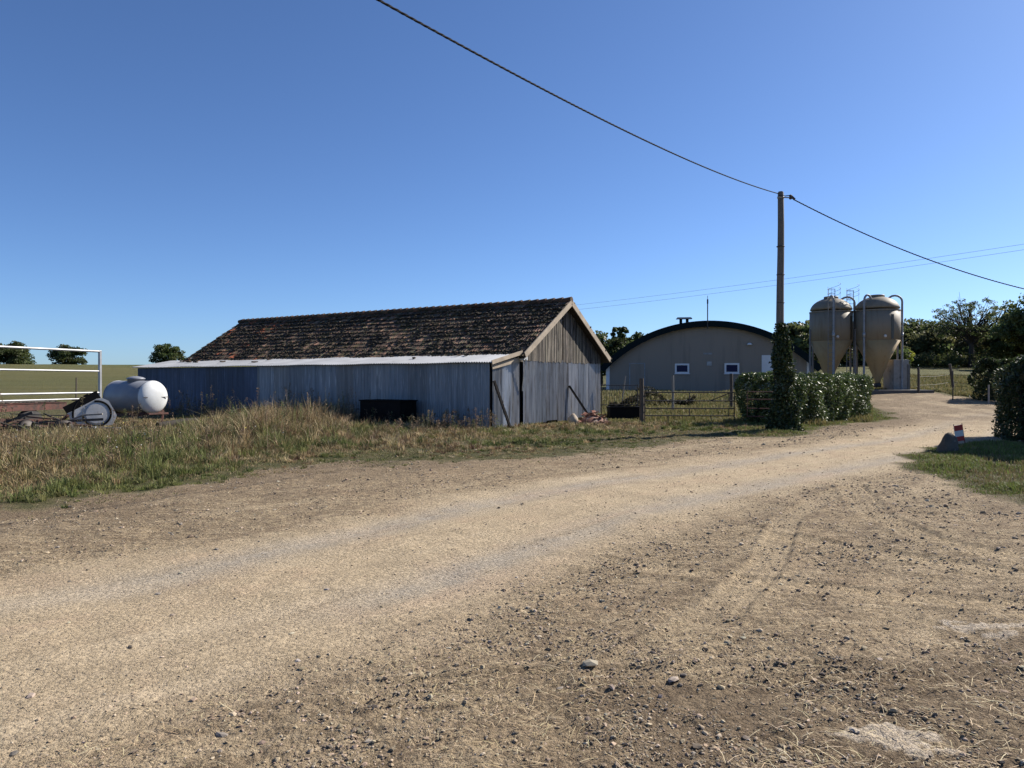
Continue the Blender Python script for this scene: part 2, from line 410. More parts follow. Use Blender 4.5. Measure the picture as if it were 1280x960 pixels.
def ground_mat():
    m, nt, b = newmat('yard_ground')
    co = N(nt, 'ShaderNodeTexCoord').outputs['Object']
    man = N(nt, 'ShaderNodeAttribute', attribute_name='ma'); ma = man.outputs['Color']
    sp_ = N(nt, 'ShaderNodeSeparateXYZ'); nt.links.new(co, sp_.inputs[0])
    cb = N(nt, 'ShaderNodeCombineXYZ'); nt.links.new(mul(nt, man.outputs['Alpha'], 5.0), cb.inputs[0]); nt.links.new(mul(nt, sp_.outputs[1], .42), cb.inputs[1])
    lane = noise(nt, cb.outputs[0], 1.0, 6, .68)
    cb2 = N(nt, 'ShaderNodeCombineXYZ'); nt.links.new(mul(nt, man.outputs['Alpha'], 1.6), cb2.inputs[0]); nt.links.new(mul(nt, sp_.outputs[1], .30), cb2.inputs[1])
    lane2 = noise(nt, cb2.outputs[0], 1.0, 4, .6)
    mbn = N(nt, 'ShaderNodeAttribute', attribute_name='mb'); mb = mbn.outputs['Color']
    sa = N(nt, 'ShaderNodeSeparateColor'); nt.links.new(ma, sa.inputs[0])
    sb = N(nt, 'ShaderNodeSeparateColor'); nt.links.new(mb, sb.inputs[0])
    road, track, dirt = sa.outputs[:3]; soil, pale, field = sb.outputs[:3]
    n_big = noise(nt, co, .55, 5, .6); n_mid = noise(nt, co, 3.2, 6, .65); n_fine = noise(nt, co, 26, 6, .7); n_grit = noise(nt, co, 90, 3, .7)
    # rough earth
    e = mixc(nt, ramp(nt, n_mid, .38, .62), (.47,.37,.235), (.33,.255,.165))
    e = mixc(nt, ramp(nt, n_big, .50, .68, 0, .5), e, (.45,.325,.205))
    e = mixc(nt, ramp(nt, noise(nt, co, 11, 6, .75), .50, .60, 0, .75), e, (.19,.14,.092))
    mp = N(nt, 'ShaderNodeMapping'); mp.inputs['Rotation'].default_value = (0, 0, R(-38)); mp.inputs['Scale'].default_value = (1, 6.5, 1); nt.links.new(co, mp.inputs[0])
    streak = noise(nt, mp.outputs[0], 1.9, 5, .7)
    mp2 = N(nt, 'ShaderNodeMapping'); mp2.inputs['Rotation'].default_value = (0, 0, R(-8)); mp2.inputs['Scale'].default_value = (1, 8, 1); nt.links.new(co, mp2.inputs[0])
    streak2 = noise(nt, mp2.outputs[0], 1.4, 5, .7)
    e = mixc(nt, ramp(nt, streak, .50, .62, 0, .75), e, (.21,.16,.105))
    e = mixc(nt, ramp(nt, streak2, .52, .64, 0, .75), e, (.56,.45,.30))
    e = mixc(nt, ramp(nt, n_fine, .55, .70, 0, .7), e, (.58,.47,.31))
    e = mixc(nt, mul(nt, ramp(nt, noise(nt, co, 42, 5, .75), .53, .61, 0, .95), ramp(nt, noise(nt, co, 1.7, 5, .7), .40, .60, .12, 1.)), e, (.13,.095,.062))  # dark specks: small shadows of the clods, painted into the earth colour
    e = mixc(nt, ramp(nt, lane, .52, .64, 0, .55), e, (.22,.165,.11))
    e = mixc(nt, ramp(nt, lane2, .52, .66, 0, .45), e, (.56,.45,.30))
    # road: pale rolled grit with grey tyre strips
    rcol = mixc(nt, ramp(nt, n_mid, .35, .7), (.49,.39,.255), (.41,.325,.21))
    rcol = mixc(nt, ramp(nt, noise(nt, co, 1.1, 4), .52, .7, 0, .7), rcol, (.45,.335,.22))
    rcol = mixc(nt, mul(nt, track, ramp(nt, n_mid, .25, .6, .45, .95)), rcol, (.36,.315,.25))
    rcol = mixc(nt, ramp(nt, streak, .54, .68, 0, .35), rcol, (.33,.26,.19))
    rcol = mixc(nt, mul(nt, ramp(nt, n_fine, .56, .68, 0, .65), ramp(nt, n_mid, .4, .62, .2, 1.)), rcol, (.27,.21,.14))
    rcol = mixc(nt, mul(nt, ramp(nt, noise(nt, co, 48, 5, .75), .56, .63, 0, .85), ramp(nt, noise(nt, co, 1.3, 5, .7), .42, .62, .08, 1.)), rcol, (.17,.13,.088))  # same painted shadow specks, in clusters on the road
    rcol = mixc(nt, ramp(nt, lane, .54, .66, 0, .55), rcol, (.30,.235,.155))
    rcol = mixc(nt, ramp(nt, lane2, .55, .68, 0, .5), rcol, (.47,.35,.24))
    rcol = mixc(nt, ramp(nt, lane2, .45, .30, 0, .5), rcol, (.56,.46,.32))
    e = mixc(nt, mul(nt, mbn.outputs['Alpha'], .5), e, (.50,.40,.265))
    e = mixc(nt, 1.0, e, (.97, .965, .95), 'MULTIPLY')
    d = mixc(nt, road, e, rcol)
    so = mixc(nt, ramp(nt, n_fine, .35, .65), (.15,.11,.07), (.24,.18,.115))
    d = mixc(nt, mul(nt, soil, ramp(nt, n_mid, .3, .6, .55, 1.)), d, so)
    d = mixc(nt, pale, d, mixc(nt, ramp(nt, n_fine, .4, .7), (.56,.48,.37), (.40,.33,.25)))
    d = mixc(nt, 1.0, d, (1.03, 1.02, 1.02), 'MULTIPLY')
    # grass
    g = mixc(nt, ramp(nt, n_mid, .35, .65), (.085,.088,.036), (.15,.125,.062))
    g = mixc(nt, ramp(nt, n_fine, .5, .7, 0, .6), g, (.05,.05,.025))
    st = noise(nt, co, .05, 4, .6, (1, 5, 1))
    f = mixc(nt, ramp(nt, n_big, .35, .65), (.125,.115,.042), (.105,.102,.038))
    f = mixc(nt, ramp(nt, st, .42, .60), f, (.135,.125,.05))
    f = mixc(nt, ramp(nt, noise(nt, co, .014, 3), .5, .62, 0, .6), f, (.085,.10,.036))
    g = mixc(nt, field, g, f)
    c = mixc(nt, dirt, g, d)
    c = mixc(nt, .32, c, ramp(nt, n_grit, .25, .75, .7, 1.3), 'MULTIPLY')
    nt.links.new(c, b.inputs['Base Color']); b.inputs['Roughness'].default_value = .95; b.inputs['Specular IOR Level'].default_value = .15
    h = mul(nt, mul(nt, noise(nt, co, 14, 6, .7), 1.0), mul(nt, noise(nt, co, 60, 4, .7), .5), 'ADD')
    h = mul(nt, h, ramp(nt, noise(nt, co, 34, 4, .7), .50, .60, 0, .45), 'ADD')
    h = mul(nt, h, mul(nt, lane, 1.0), 'ADD')
    amt = ramp(nt, road, 0, 1, 1., .5)
    bumpn(nt, b, mul(nt, h, amt), 1.0, .045)
    return m

# ------------------------------------------------------------------ scatter helpers
def leaf_cards(P, size, colr, rng, flat=0., aspect=.55, tilt=None):
    """diamond-ish leaf quads at points P"""
    n = len(P)
    d = rng.normal(size=(n, 3)); d /= np.linalg.norm(d, axis=1)[:, None]
    e = rng.normal(size=(n, 3)); e -= d*(e*d).sum(1)[:, None]; e /= np.linalg.norm(e, axis=1)[:, None]
    s = (size*(.6+.8*rng.random(n)))[:, None]
    V = np.stack([P-d*s, P+e*s*aspect, P+d*s, P-e*s*aspect], 1).reshape(-1, 3)
    Q = np.arange(4*n).reshape(-1, 4)
    C = np.repeat(colr, 4, axis=0)
    return V, Q, C
def blades(xy, h, w, colr, rng, lean=.35, zoff=0., out=None):
    n = len(xy); z0 = height(xy[:, 0], xy[:, 1]) + zoff
    base = np.stack([xy[:, 0], xy[:, 1], z0-.01], -1)
    a = rng.random(n)*2*math.pi; sd = np.stack([np.cos(a), np.sin(a), 0*a], -1)
    b = rng.random(n)*2*math.pi; ld = np.stack([np.cos(b), np.sin(b), 0*b], -1)
    if out is not None: ld = ld*.35+np.concatenate([out/(np.linalg.norm(out, axis=1)[:, None]+1e-6), np.zeros((n, 1))], 1)
    l = (rng.random(n)**.8*lean)[:, None]*h[:, None]
    up = np.array([0, 0, 1.])
    mid = base + up*h[:, None]*.55 + ld*l*.35
    tip = base + up*h[:, None]*(1-.25*l/h[:, None]) + ld*l
    hw = w[:, None]/2
    V = np.stack([base-sd*hw, base+sd*hw, mid+sd*hw*.75, mid-sd*hw*.75, tip], 1).reshape(-1, 3)
    k = np.arange(n)[:, None]*5
    Q = k + np.array([[0, 1, 2, 3]]); T = k + np.array([[3, 2, 4]])
    C = np.repeat(colr, 5, axis=0)
    return V, Q, T, C
def pick(pal, n, rng, jit=.18):
    p = np.array(pal, float)[rng.integers(0, len(pal), n)]
    return np.clip(p*(1+(rng.random((n, 1))-.5)*2*jit)*(1+(rng.random((n, 3))-.5)*.12), 0, 1)

ground()
def icos():
    t = (1+5**.5)/2
    v = np.array([(-1,t,0),(1,t,0),(-1,-t,0),(1,-t,0),(0,-1,t),(0,1,t),(0,-1,-t),(0,1,-t),(t,0,-1),(t,0,1),(-t,0,-1),(-t,0,1)], float); v /= np.linalg.norm(v[0])
    f = np.array([(0,11,5),(0,5,1),(0,1,7),(0,7,10),(0,10,11),(1,5,9),(5,11,4),(11,10,2),(10,7,6),(7,1,8),(3,9,4),(3,4,2),(3,2,6),(3,6,8),(3,8,9),(4,9,5),(2,4,11),(6,2,10),(8,6,7),(9,8,1)])
    return v, f

# ------------------------------------------------------------------ the old barn
SC = np.array([-.71, 23.47, 0.]); SG = np.array([.537, .843, 0.]); SL = np.array([-.843, .537, 0.])
def S(t, s, z): p = SC + SG*t + SL*s; p[2] = z; return p
def corrugated(mb, p0, u, length, zb, zt, nrm, pitch=.076, amp=.011, panel=.85, tint=.16, rng=RNG, vdir=None, rag=0.):
    """wall of overlapping corrugated sheets; zb/zt functions of distance along u"""
    step = pitch/6; n = int(length/step); d = np.arange(n+1)*step
    k = (d/panel).astype(int); K = k.max()+1
    pc = 1+(rng.random(K)-.5)*2*tint; po = (rng.random(K)-.5)*.012; pr = rng.random(K)*rag
    hue = (rng.random(K)-.5)*.10
    prof = np.sin(d/pitch*2*math.pi)*amp + po[k]
    vs = []; cs = []
    rows = [0, .5, 1.]
    for r_ in rows:
        for i in range(n+1):
            b = zb(d[i])+pr[k[i]]; t = zt(d[i])
            p = p0 + u*d[i] + nrm*prof[i]; p = np.array([p[0], p[1], b+(t-b)*r_])
            vs.append(p); c = pc[k[i]]; cs.append((c*(1-hue[k[i]]), c, c*(1+hue[k[i]])))
    m = n+1; base = len(mb.v)
    mb.v += [tuple(v) for v in vs]; mb.c += cs
    for r_ in range(len(rows)-1):
        for i in range(n):
            mb.f.append((base+r_*m+i, base+r_*m+i+1, base+(r_+1)*m+i+1, base+(r_+1)*m+i)); mb.sm.append(True)

def barn():
    root = thing('barn', tuple(S(4.9, 9, 0)), 'long old barn of corrugated zinc sheets and weathered planks under a mossy clay tile roof', 'barn')
    nl = -SG; ng = -SL
    rng = np.random.default_rng(21)
    # long wall, facing the yard
    mb = MB(); corrugated(mb, S(0, 0, 0), SL, 11.2, lambda d: -.05, lambda d: 2.12, nl, tint=.20, rng=rng, rag=.05)
    mb.build('long_wall', M['sheet'], root)
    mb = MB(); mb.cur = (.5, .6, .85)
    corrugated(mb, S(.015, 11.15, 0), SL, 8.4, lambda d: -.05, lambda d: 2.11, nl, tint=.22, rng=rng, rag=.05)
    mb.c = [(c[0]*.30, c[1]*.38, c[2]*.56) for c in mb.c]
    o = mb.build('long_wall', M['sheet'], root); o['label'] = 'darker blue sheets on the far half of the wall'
    mb = MB(); corrugated(mb, S(0, 19.55, 0), SG, 8.0, lambda d: -.05, lambda d: 2.1, SL, rng=rng); mb.build('end_wall', M['sheet'], root)
    mb = MB(); corrugated(mb, S(8.0, 0, 0), SL, 18.6, lambda d: -.05, lambda d: 2.45, SG, rng=rng); mb.build('back_wall', M['sheet'], root)
    # gable: zinc below, planks above
    mb = MB(); corrugated(mb, S(.12, -.03, 0), SG, 1.62, lambda d: -.02, lambda d: 2.15+d*.10, ng, panel=.55, tint=.34, rng=rng, rag=.12)
    mb.build('lean_to_end_wall', M['sheet_gable'], root)
    mb = MB(); corrugated(mb, S(1.98, -.03, 0), SG, 6.02, lambda d: .0, lambda d: 2.26+.015*d, ng, panel=.8, tint=.34, rng=rng, rag=.12)
    mb.build('gable_wall', M['sheet_gable'], root)
    # dark studs visible in the gaps of the gable
    mb = MB()
    for t, hs in ((.08, 2.0), (1.83, 2.3), (4.9, 2.3), (7.95, 2.35)): mb.box(tuple(S(t, .09, -.05)), (.11, .1, hs), math.atan2(SG[1], SG[0]))
    mb.bar(S(1.9, .08, 2.27), S(7.9, .08, 2.35), .1, .15)
    mb.build('stud_frame', M['darkwood'], root)
    # planks of the gable triangle
    mb = MB(); t = 1.86
    def rz(t): return 2.56 + (4.42-2.56)*(1-abs(t-4.92)/3.06)
    while t < 7.98:
        w = .075+rng.random()*.04; c = .35+1.15*rng.random()**1.2; t2 = min(t+w-.018, 7.98)
        zb = 2.18+rng.random()*.07
        if abs(t-4.75) < .07: t += w; continue
        y0 = -.045-rng.random()*.015
        pl = [S(t, y0, zb), S(t2, y0, zb), S(t2, y0, rz(t2)-.06), S(t, y0, rz(t)-.06)]
        if t < 4.92 < t2: pl = pl[:3]+[S(4.92, y0, rz(4.92)-.06)]+pl[3:]
        mb.prism(pl, SL*.025, (c, c*(.96+rng.random()*.06), c*(.92+rng.random()*.08))); t += w
    mb.build('gable_boards', M['plank'], root)
    mb = MB(); mb.prism([S(1.85, .03, 2.2), S(7.98, .03, 2.2), S(7.98, .03, 2.5), S(4.92, .03, 4.3), S(1.85, .03, 2.5)], SL*.02); mb.build('gable_backing', M['darkwood'], root)
    # fascia over the end of the lean-to
    mb = MB(); mb.bar(S(-.16, -.20, 2.13), S(1.66, -.20, 2.50), .03, .13); mb.bar(S(0.0, -.10, 1.99), S(1.7, -.10, 2.28), .03, .15)
    mb.build('lean_to_fascia', M['board'], root)
    mb = MB(); mb.prism([S(.05, -.05, 2.10), S(1.85, -.05, 2.2), S(1.85, -.05, 2.47), S(.05, -.05, 2.17)], SL*.02); mb.build('lean_to_boards', M['plank'], root)
    # barge boards, with the roof boarding seen below them
    for a, b_ in ((1.60, 4.92), (8.28, 4.92)):
        mb = MB()
        za = rz(a) if a < 4.92 else rz(a)
        p, q = S(a, -.34, za+.0), S(4.92, -.34, rz(4.92)+.02)
        mb.bar(p, q, .035, .20, up=(0, 0, 1)); mb.build('barge_board', M['board'], root)
        mb = MB(); dn = np.array([0, 0, -.06])
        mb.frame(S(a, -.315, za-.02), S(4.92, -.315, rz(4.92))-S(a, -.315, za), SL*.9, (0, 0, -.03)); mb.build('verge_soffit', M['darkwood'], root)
    mb = MB(); mb.bar(S(1.72, -.30, 2.30), S(1.72, -.05, 2.30), .22, .12); mb.bar(S(1.80, -.12, 1.2), S(1.72, -.30, 2.3), .03, .05); mb.build('torn_flashing', M['signwhite'], root)
    # clay tile roof
    def slope(t0, t1, s0, s1, name, seed):
        rg = np.random.default_rng(seed); mb = MB()
        z0, z1 = rz(t0), rz(4.92)+.06
        L = math.hypot(t1-t0, z1-z0); rows = 12; tw = .215
        dirv = (S(t1, 0, z1)-S(t0, 0, z0))/L
        nrm = np.cross(SL, dirv); nrm = nrm if nrm[2] > 0 else -nrm
        n = int((s1-s0)/tw)
        prof = [(0, .0), (.12, .028), (.30, .032), (.42, .006), (.58, .004), (.70, .030), (.88, .026), (1., .002)]
        for r_ in range(rows):
            sag = .0
            for k in range(n+1):
                s = s0 + k*tw + rg.normal()*.004
                # hip-like cut of the far verge
                a = r_*L/rows - .03 + rg.normal()*.010; le = L/rows+.075
                base = S(t0, s, z0) + dirv*a
                base = base + np.array([0, 0, -.06*math.sin(math.pi*min(max((s-s0)/(s1-s0), 0), 1))*math.sin(math.pi*r_/rows)])
                lift = .038+rg.random()*.022; jr = rg.normal()*.007; a += rg.normal()*.012
                u = rg.random()
                if u < .26: c = tuple(np.array((3.1, 3.2, 3.2))*(.6+.6*rg.random()))
                elif u < .46: c = (1.7, 1.6, 1.5)
                elif u < .56: c = (1.1, 1.25, .7)
                else: c = (.75+rg.random()*.5,)*3
                if u < .10 and k > n*.72: c = (4.2, 2.0, 1.2)
                vs = []
                for (f, h) in prof: vs.append(base + SL*tw*f*1.02 + nrm*(h+lift+jr))
                for (f, h) in prof: vs.append(base + SL*tw*f*1.02 + nrm*(h+.004) + dirv*le)
                for (f, h) in prof: vs.append(base + SL*tw*f*1.02 + nrm*(h+lift-.022))
                m = len(prof); fs = []
                for i in range(m-1):
                    fs.append((i+1, i, m+i, m+i+1)); fs.append((i, i+1, 2*m+i+1, 2*m+i))
                mb.add(vs, fs, c, False)
        o = mb.build(name, M['tile'], root)
        mv, mf = icos(); P = []; K = []; nm = 7000
        ss = s0+(s1-s0)*rg.random(nm); aa = L*rg.random(nm); kk = fbm(ss*1.1+seed, aa*2.0, 3); sel = rg.random(nm) < sst(.38, .60, kk); ss = ss[sel]; aa = aa[sel]; nm = len(ss)
        row = np.floor(aa/(L/rows)); aa = np.where(rg.random(nm) < .6, row*L/rows+.02+rg.normal(size=nm)*.025, aa)
        sg = -.06*np.sin(math.pi*np.clip((ss-s0)/(s1-s0), 0, 1))*np.sin(math.pi*np.clip(aa/L, 0, 1))
        ctr = S(t0, 0, z0)[None]+SL[None]*ss[:, None]+dirv[None]*aa[:, None]+nrm[None]*.072; ctr[:, 2] += sg
        sz = (.022+.04*rg.random(nm)**2)[:, None, None]
        W = mv[None]*(1+(rg.random((nm, 12))-.5)*.7)[..., None]*sz*np.array([1.2, 1.1, .7])+ctr[:, None]
        Fm = (np.arange(nm)[:, None, None]*12+mf[None]).reshape(-1, 3)
        mo = fast('moss', W.reshape(-1, 3), [Fm], M['moss'], root, col=np.repeat(pick([(.9, .9, .9), (.5, .5, .5), (1.4, 1.3, .9)], nm, rg), 12, 0))
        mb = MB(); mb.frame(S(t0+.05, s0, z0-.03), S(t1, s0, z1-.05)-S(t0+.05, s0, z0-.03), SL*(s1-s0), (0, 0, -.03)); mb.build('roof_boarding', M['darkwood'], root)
    slope(1.52, 4.92, -.34, 18.45, 'tiled_roof_slope', 5)
    slope(8.36, 4.92, -.34, 18.45, 'tiled_roof_slope', 6)
    mb = MB(); s = -.34; zt = rz(4.92)+.095
    while s < 18.4:
        c = .7+rng.random()*1.2
        pts = [S(4.92, s, zt+.035), S(4.92, s+.40, zt+.005)]
        mb.tube(pts, [.115, .095], 8, True, (c, c*.9, c*.8)); s += .36
    mb.build('ridge_tiles', M['tile'], root)
    # zinc lean-to roof
    mb = MB(); L = 19.95; step = .05; n = int(L/step); base = 0
    s0 = -.18
    rows = [(-.20, 2.14), (.9, 2.32), (1.75, 2.47)]
    pc = 1+(rng.random(40)-.5)*.16
    for (t, z) in rows:
        for i in range(n+1):
            s = s0+i*step; k = int(s/.8+1)
            mb.v.append(tuple(S(t + (.03*math.sin(k*2.3) if t < 0 else 0), s, z + .016*(1 if i % 2 else -1) + .010*math.sin(s*1.7)))); mb.c.append((pc[k],)*3)
    m = n+1
    for r_ in range(2):
        for i in range(n): mb.f.append((r_*m+i, (r_+1)*m+i, (r_+1)*m+i+1, r_*m+i+1)); mb.sm.append(False)
    o = mb.build('lean_to_roof', M['sheet_roof'], root)
    md = o.modifiers.new('solid', 'SOLIDIFY'); md.thickness = .012; md.offset = -1
    for i in range(11):
        mb = MB()
        s = 12+rng.random()*7.5 if i < 8 else rng.random()*11; t = .5+rng.random()*1.1
        mb.box(tuple(S(t, s, 2.16+(t+.2)*.17)), (.15+rng.random()*.12, .10, .05), rng.random()*3, (.6, .5, .4))
        mb.build('loose_tile', M['tile'], root)
barn()

# ------------------------------------------------------------------ small things round the barn
def leaning(name, p, q, w, h, mat, label, cat):
    mb = MB(); mb.bar(p, q, w, h); return tag(mb.build(name, mat), label, cat)
leaning('leaning_beam', S(.75, -.30, 0.02), S(.12, -.09, 1.55), .07, .07, M['darkwood'], 'dark old beam leaning against the corner of the barn, nearest the yard', 'beam')
leaning('leaning_plank', S(6.0, -.62, .05), S(5.2, -.08, 1.35), .10, .05, M['darkwood'], 'dark plank leaning on the grey zinc gable above the pile of broken tiles', 'plank')
# low black box against the long wall
def trough(name, c, d, rzv, label, cat='trough'):
    root = thing(name, tuple(c), label, cat)
    mb = MB(); x, y, z = c; a, b, h = d; wl = .04
    u = np.array([math.cos(rzv), math.sin(rzv), 0]); v = np.array([-math.sin(rzv), math.cos(rzv), 0]); p = np.array(c, float)
    mb.box(c, (a, b, .05), rzv)
    for sg in (-1, 1):
        q = p+v*sg*(b/2-wl/2)+np.array([0, 0, .05]); mb.box(tuple(q), (a, wl, h-.05), rzv)
        q = p+u*sg*(a/2-wl/2)+np.array([0, 0, .05]); mb.box(tuple(q), (wl, b-2*wl, h-.05), rzv)
    mb.build('tub', M['black'], root, bevel=.008)
    mb = MB()
    for sg in (-1, 1):
        q = p+v*sg*(b/2)+np.array([0, 0, h-.03]); mb.box(tuple(q), (a+.06, .06, .04), rzv)
        q = p+u*sg*(a/2)+np.array([0, 0, h-.03]); mb.box(tuple(q), (.06, b-.06, .04), rzv)
    mb.build('rim', M['black'], root)
    return root
ang = math.atan2(SL[1], SL[0])
trough('trough', tuple(S(-.75, 3.6, .02)), (1.75, .85, .88), ang, 'low black trough standing against the long zinc wall of the barn')
Yt = 29.0
trough('water_trough', (X(779, Yt), Yt, .02), (1.15, .7, .5), .05, 'black water trough below the wire mesh fence beside the barn gable', 'water trough')
def scrap():
    s0 = S(-1.35, 9.2, 0.05); root = thing('scrap_harrow', tuple(s0), 'rusty harrow frame with a pale plate in the weeds by the dark barn wall', 'harrow')
    mb = MB(); p = s0
    for dz, a in ((.42, -1.), (.42, 1.)):
        mb.bar(p+SL*a*1.1+SG*-.4+np.array([0, 0, .42]), p+SL*a*1.1+SG*.5+np.array([0, 0, .42]), .07, .07)
    for k in (-.4, .05, .5):
        mb.bar(p+SL*-1.25+SG*k+np.array([0, 0, .46]), p+SL*1.25+SG*k+np.array([0, 0, .46]), .07, .06)
    mb.build('frame', M['darksteel'], root)
    for k in range(7):
        mb = MB(); q = p+SL*(-1.1+k*.36); mb.tube([q+np.array([0, 0, .46]), q+SG*.1+np.array([0, 0, .2]), q-SG*.12+np.array([0, 0, .0])], .02, 6); mb.build('tine', M['rust'], root)
    mb = MB(); mb.bar(p+SL*.5-SG*.45+np.array([0, 0, .50]), p+SL*1.2-SG*.42+np.array([0, 0, .30]), .35, .02); mb.build('plate', M['greyplate'], root)
scrap()
def tile_pile():
    rng = np.random.default_rng(5); Yp = 26.4; cx = X(741, Yp); cz = .02
    root = thing('tile_pile', (cx, Yp, cz), 'heap of broken reddish roof tiles and bricks at the foot of the gable', 'tile pile')
    mb = MB()
    for k in range(150):
        r_ = rng.random()**.6; a = rng.random()*6.28; h = (1-r_)*.42*rng.random()**.5
        x = cx+math.cos(a)*r_*.62; y = Yp+math.sin(a)*r_*.5
        rz = rng.random()*3.1; u = np.array([math.cos(rz), math.sin(rz), (rng.random()-.5)*.9]); u /= np.linalg.norm(u)
        w = np.cross(u, (rng.random()-.5, rng.random()-.5, 1)); w /= np.linalg.norm(w); t = np.cross(u, w)
        c = .6+rng.random()*.8; c2 = rng.random()*.5
        mb.frame(np.array([x, y, cz+h+.02]), u*(.12+rng.random()*.14), w*(.08+rng.random()*.06), t*.02, (c, c*(.8+c2), c*(.75+c2)))
    mb.build('broken_tiles', M['brick'], root)
    mb = MB(); mb.lathe((cx, Yp, cz-.05), [(.60, 0), (.5, .12), (.32, .25), (.1, .33)], 14); mb.build('heap', M['brick'], root)
tile_pile()
mb = MB(); rg = np.random.default_rng(2); p = np.array([X(716, 26.2), 26.2, .0])
mb.lathe(p, [(.14, 0), (.19, .1), (.17, .22), (.08, .33), (.03, .38)], 10); mb.v = [(v[0]+rg.normal()*.015, v[1]+rg.normal()*.015, v[2]+rg.normal()*.01) for v in mb.v]
tag(mb.build('white_sack', M['board']), 'small pale crumpled sack under the leaning plank by the gable', 'sack')

# ------------------------------------------------------------------ tank, log, trailer, machine, gate on the left
def tank():
    n = np.array([X(190.5, 23.6), 23.6, Z(496.5, 23.5)]); f = n+np.array([-.88, .47, 0])*1.72
    ax = (n-f); L = np.linalg.norm(ax); ax /= L
    root = thing('tank', ((n[0]+f[0])/2, (n[1]+f[1])/2, 0), 'grey and white cylindrical liquid tank on a rusty stand left of the barn', 'tank')
    r = .52; dome = .24
    prof = [(.001, -dome)] + [(r*math.sin(t), -dome*math.cos(t)) for t in np.linspace(.12, math.pi/2, 9)] + [(r, L*.33), (r, L*.66), (r, L)]
    prof += [(r*math.cos(t), L+dome*math.sin(t)) for t in np.linspace(.12, math.pi/2-.1, 9)] + [(.001, L+dome)]
    mb = MB(); mb.lathe(f, [(.001, -dome)] + [(r*math.sin(t), -dome*math.cos(t)) for t in np.linspace(.12, math.pi/2, 9)] + [(r, L*.5), (r, L)], 48, ax); mb.build('tank_shell', M['tankgrey'], root)
    mb = MB(); mb.lathe(f, [(r-.02, L+.001), (r+.004, L)] + [((r+.004)*math.cos(t), L+dome*math.sin(t)) for t in np.linspace(.12, math.pi/2-.1, 12)] + [(.001, L+dome)], 48, ax); mb.build('end_cap', M['white'], root)
    for fr in (.0, 1.):
        mb = MB(); mb.lathe(f+ax*(L*fr-.02), [(r+.003, 0), (r+.012, .008), (r+.012, .032), (r+.003, .04)], 48, ax); mb.build('weld_band', M['tankgrey'], root)
    up = np.array([0, 0, 1.]); q = f+ax*L*.52+up*(r-.06)
    mb = MB(); mb.lathe(q, [(.25, 0), (.25, .11), (.28, .11), (.28, .14), (.20, .18), (.06, .21)], 24); mb.build('manhole', M['tankgrey'], root)
    side = np.cross(ax, up)
    for (a, w) in ((-.26, .30), (.36, .14)):
        mb = MB(); c = n+ax*(dome*.90)+side*a
        c = n + side*a + ax*(dome*math.sqrt(max(0, 1-(a/r)**2))+.012)
        mb.bar(c-side*w/2, c+side*w/2, .02, .02); mb.build('handle', M['darksteel'], root)
    for fr in (.05, .95):
        b = f+ax*L*fr; st = MB()
        st.bar(b-side*.45+up*-.50, b+side*.45+up*-.50, .09, .09)
        co_ = st.build('cradle', M['rust'], root)
        for a, a2 in ((-.45, -.30), (.45, .30)):
            st = MB(); st.bar(b+side*a+up*-.50, b+side*a2+up*-.30, .07, .07); st.build('stop', M['rust'], co_)
            st = MB(); st.bar(b+side*a*.88+up*-.5, np.array([*(b+side*a*.88)[:2], -.03]), .07, .07); st.build('leg', M['rust'], co_)
    for a in (-.38, .38):
        st = MB(); st.bar(f+side*a+up*-.56, n+side*a+up*-.56, .06, .08); st.build('stand_rail', M['rust'], root)
    st = MB()
    b = n+ax*.25; st.bar(n+side*-.38+up*-.56, b+side*-.1+up*-1.0, .05, .05); st.build('prop_bar', M['rust'], root); st = MB(); st.bar(b-side*.35+up*-.52, b+side*.35+up*-.52, .12, .05)
    st.build('step_bar', M['rust'], root)
tank()
a = np.array([X(214, 23), 23, Z(530, 23)]); b = np.array([X(246, 24), 24, Z(526, 24)])
mb = MB(); mb.tube([a-(b-a)*.5, a, (a+b)/2+np.array([0, 0, .01]), b], [.10, .11, .115, .105], 12)
tag(mb.build('log', M['darkwood']), 'short dark log lying in the dry grass right of the white tank', 'log')

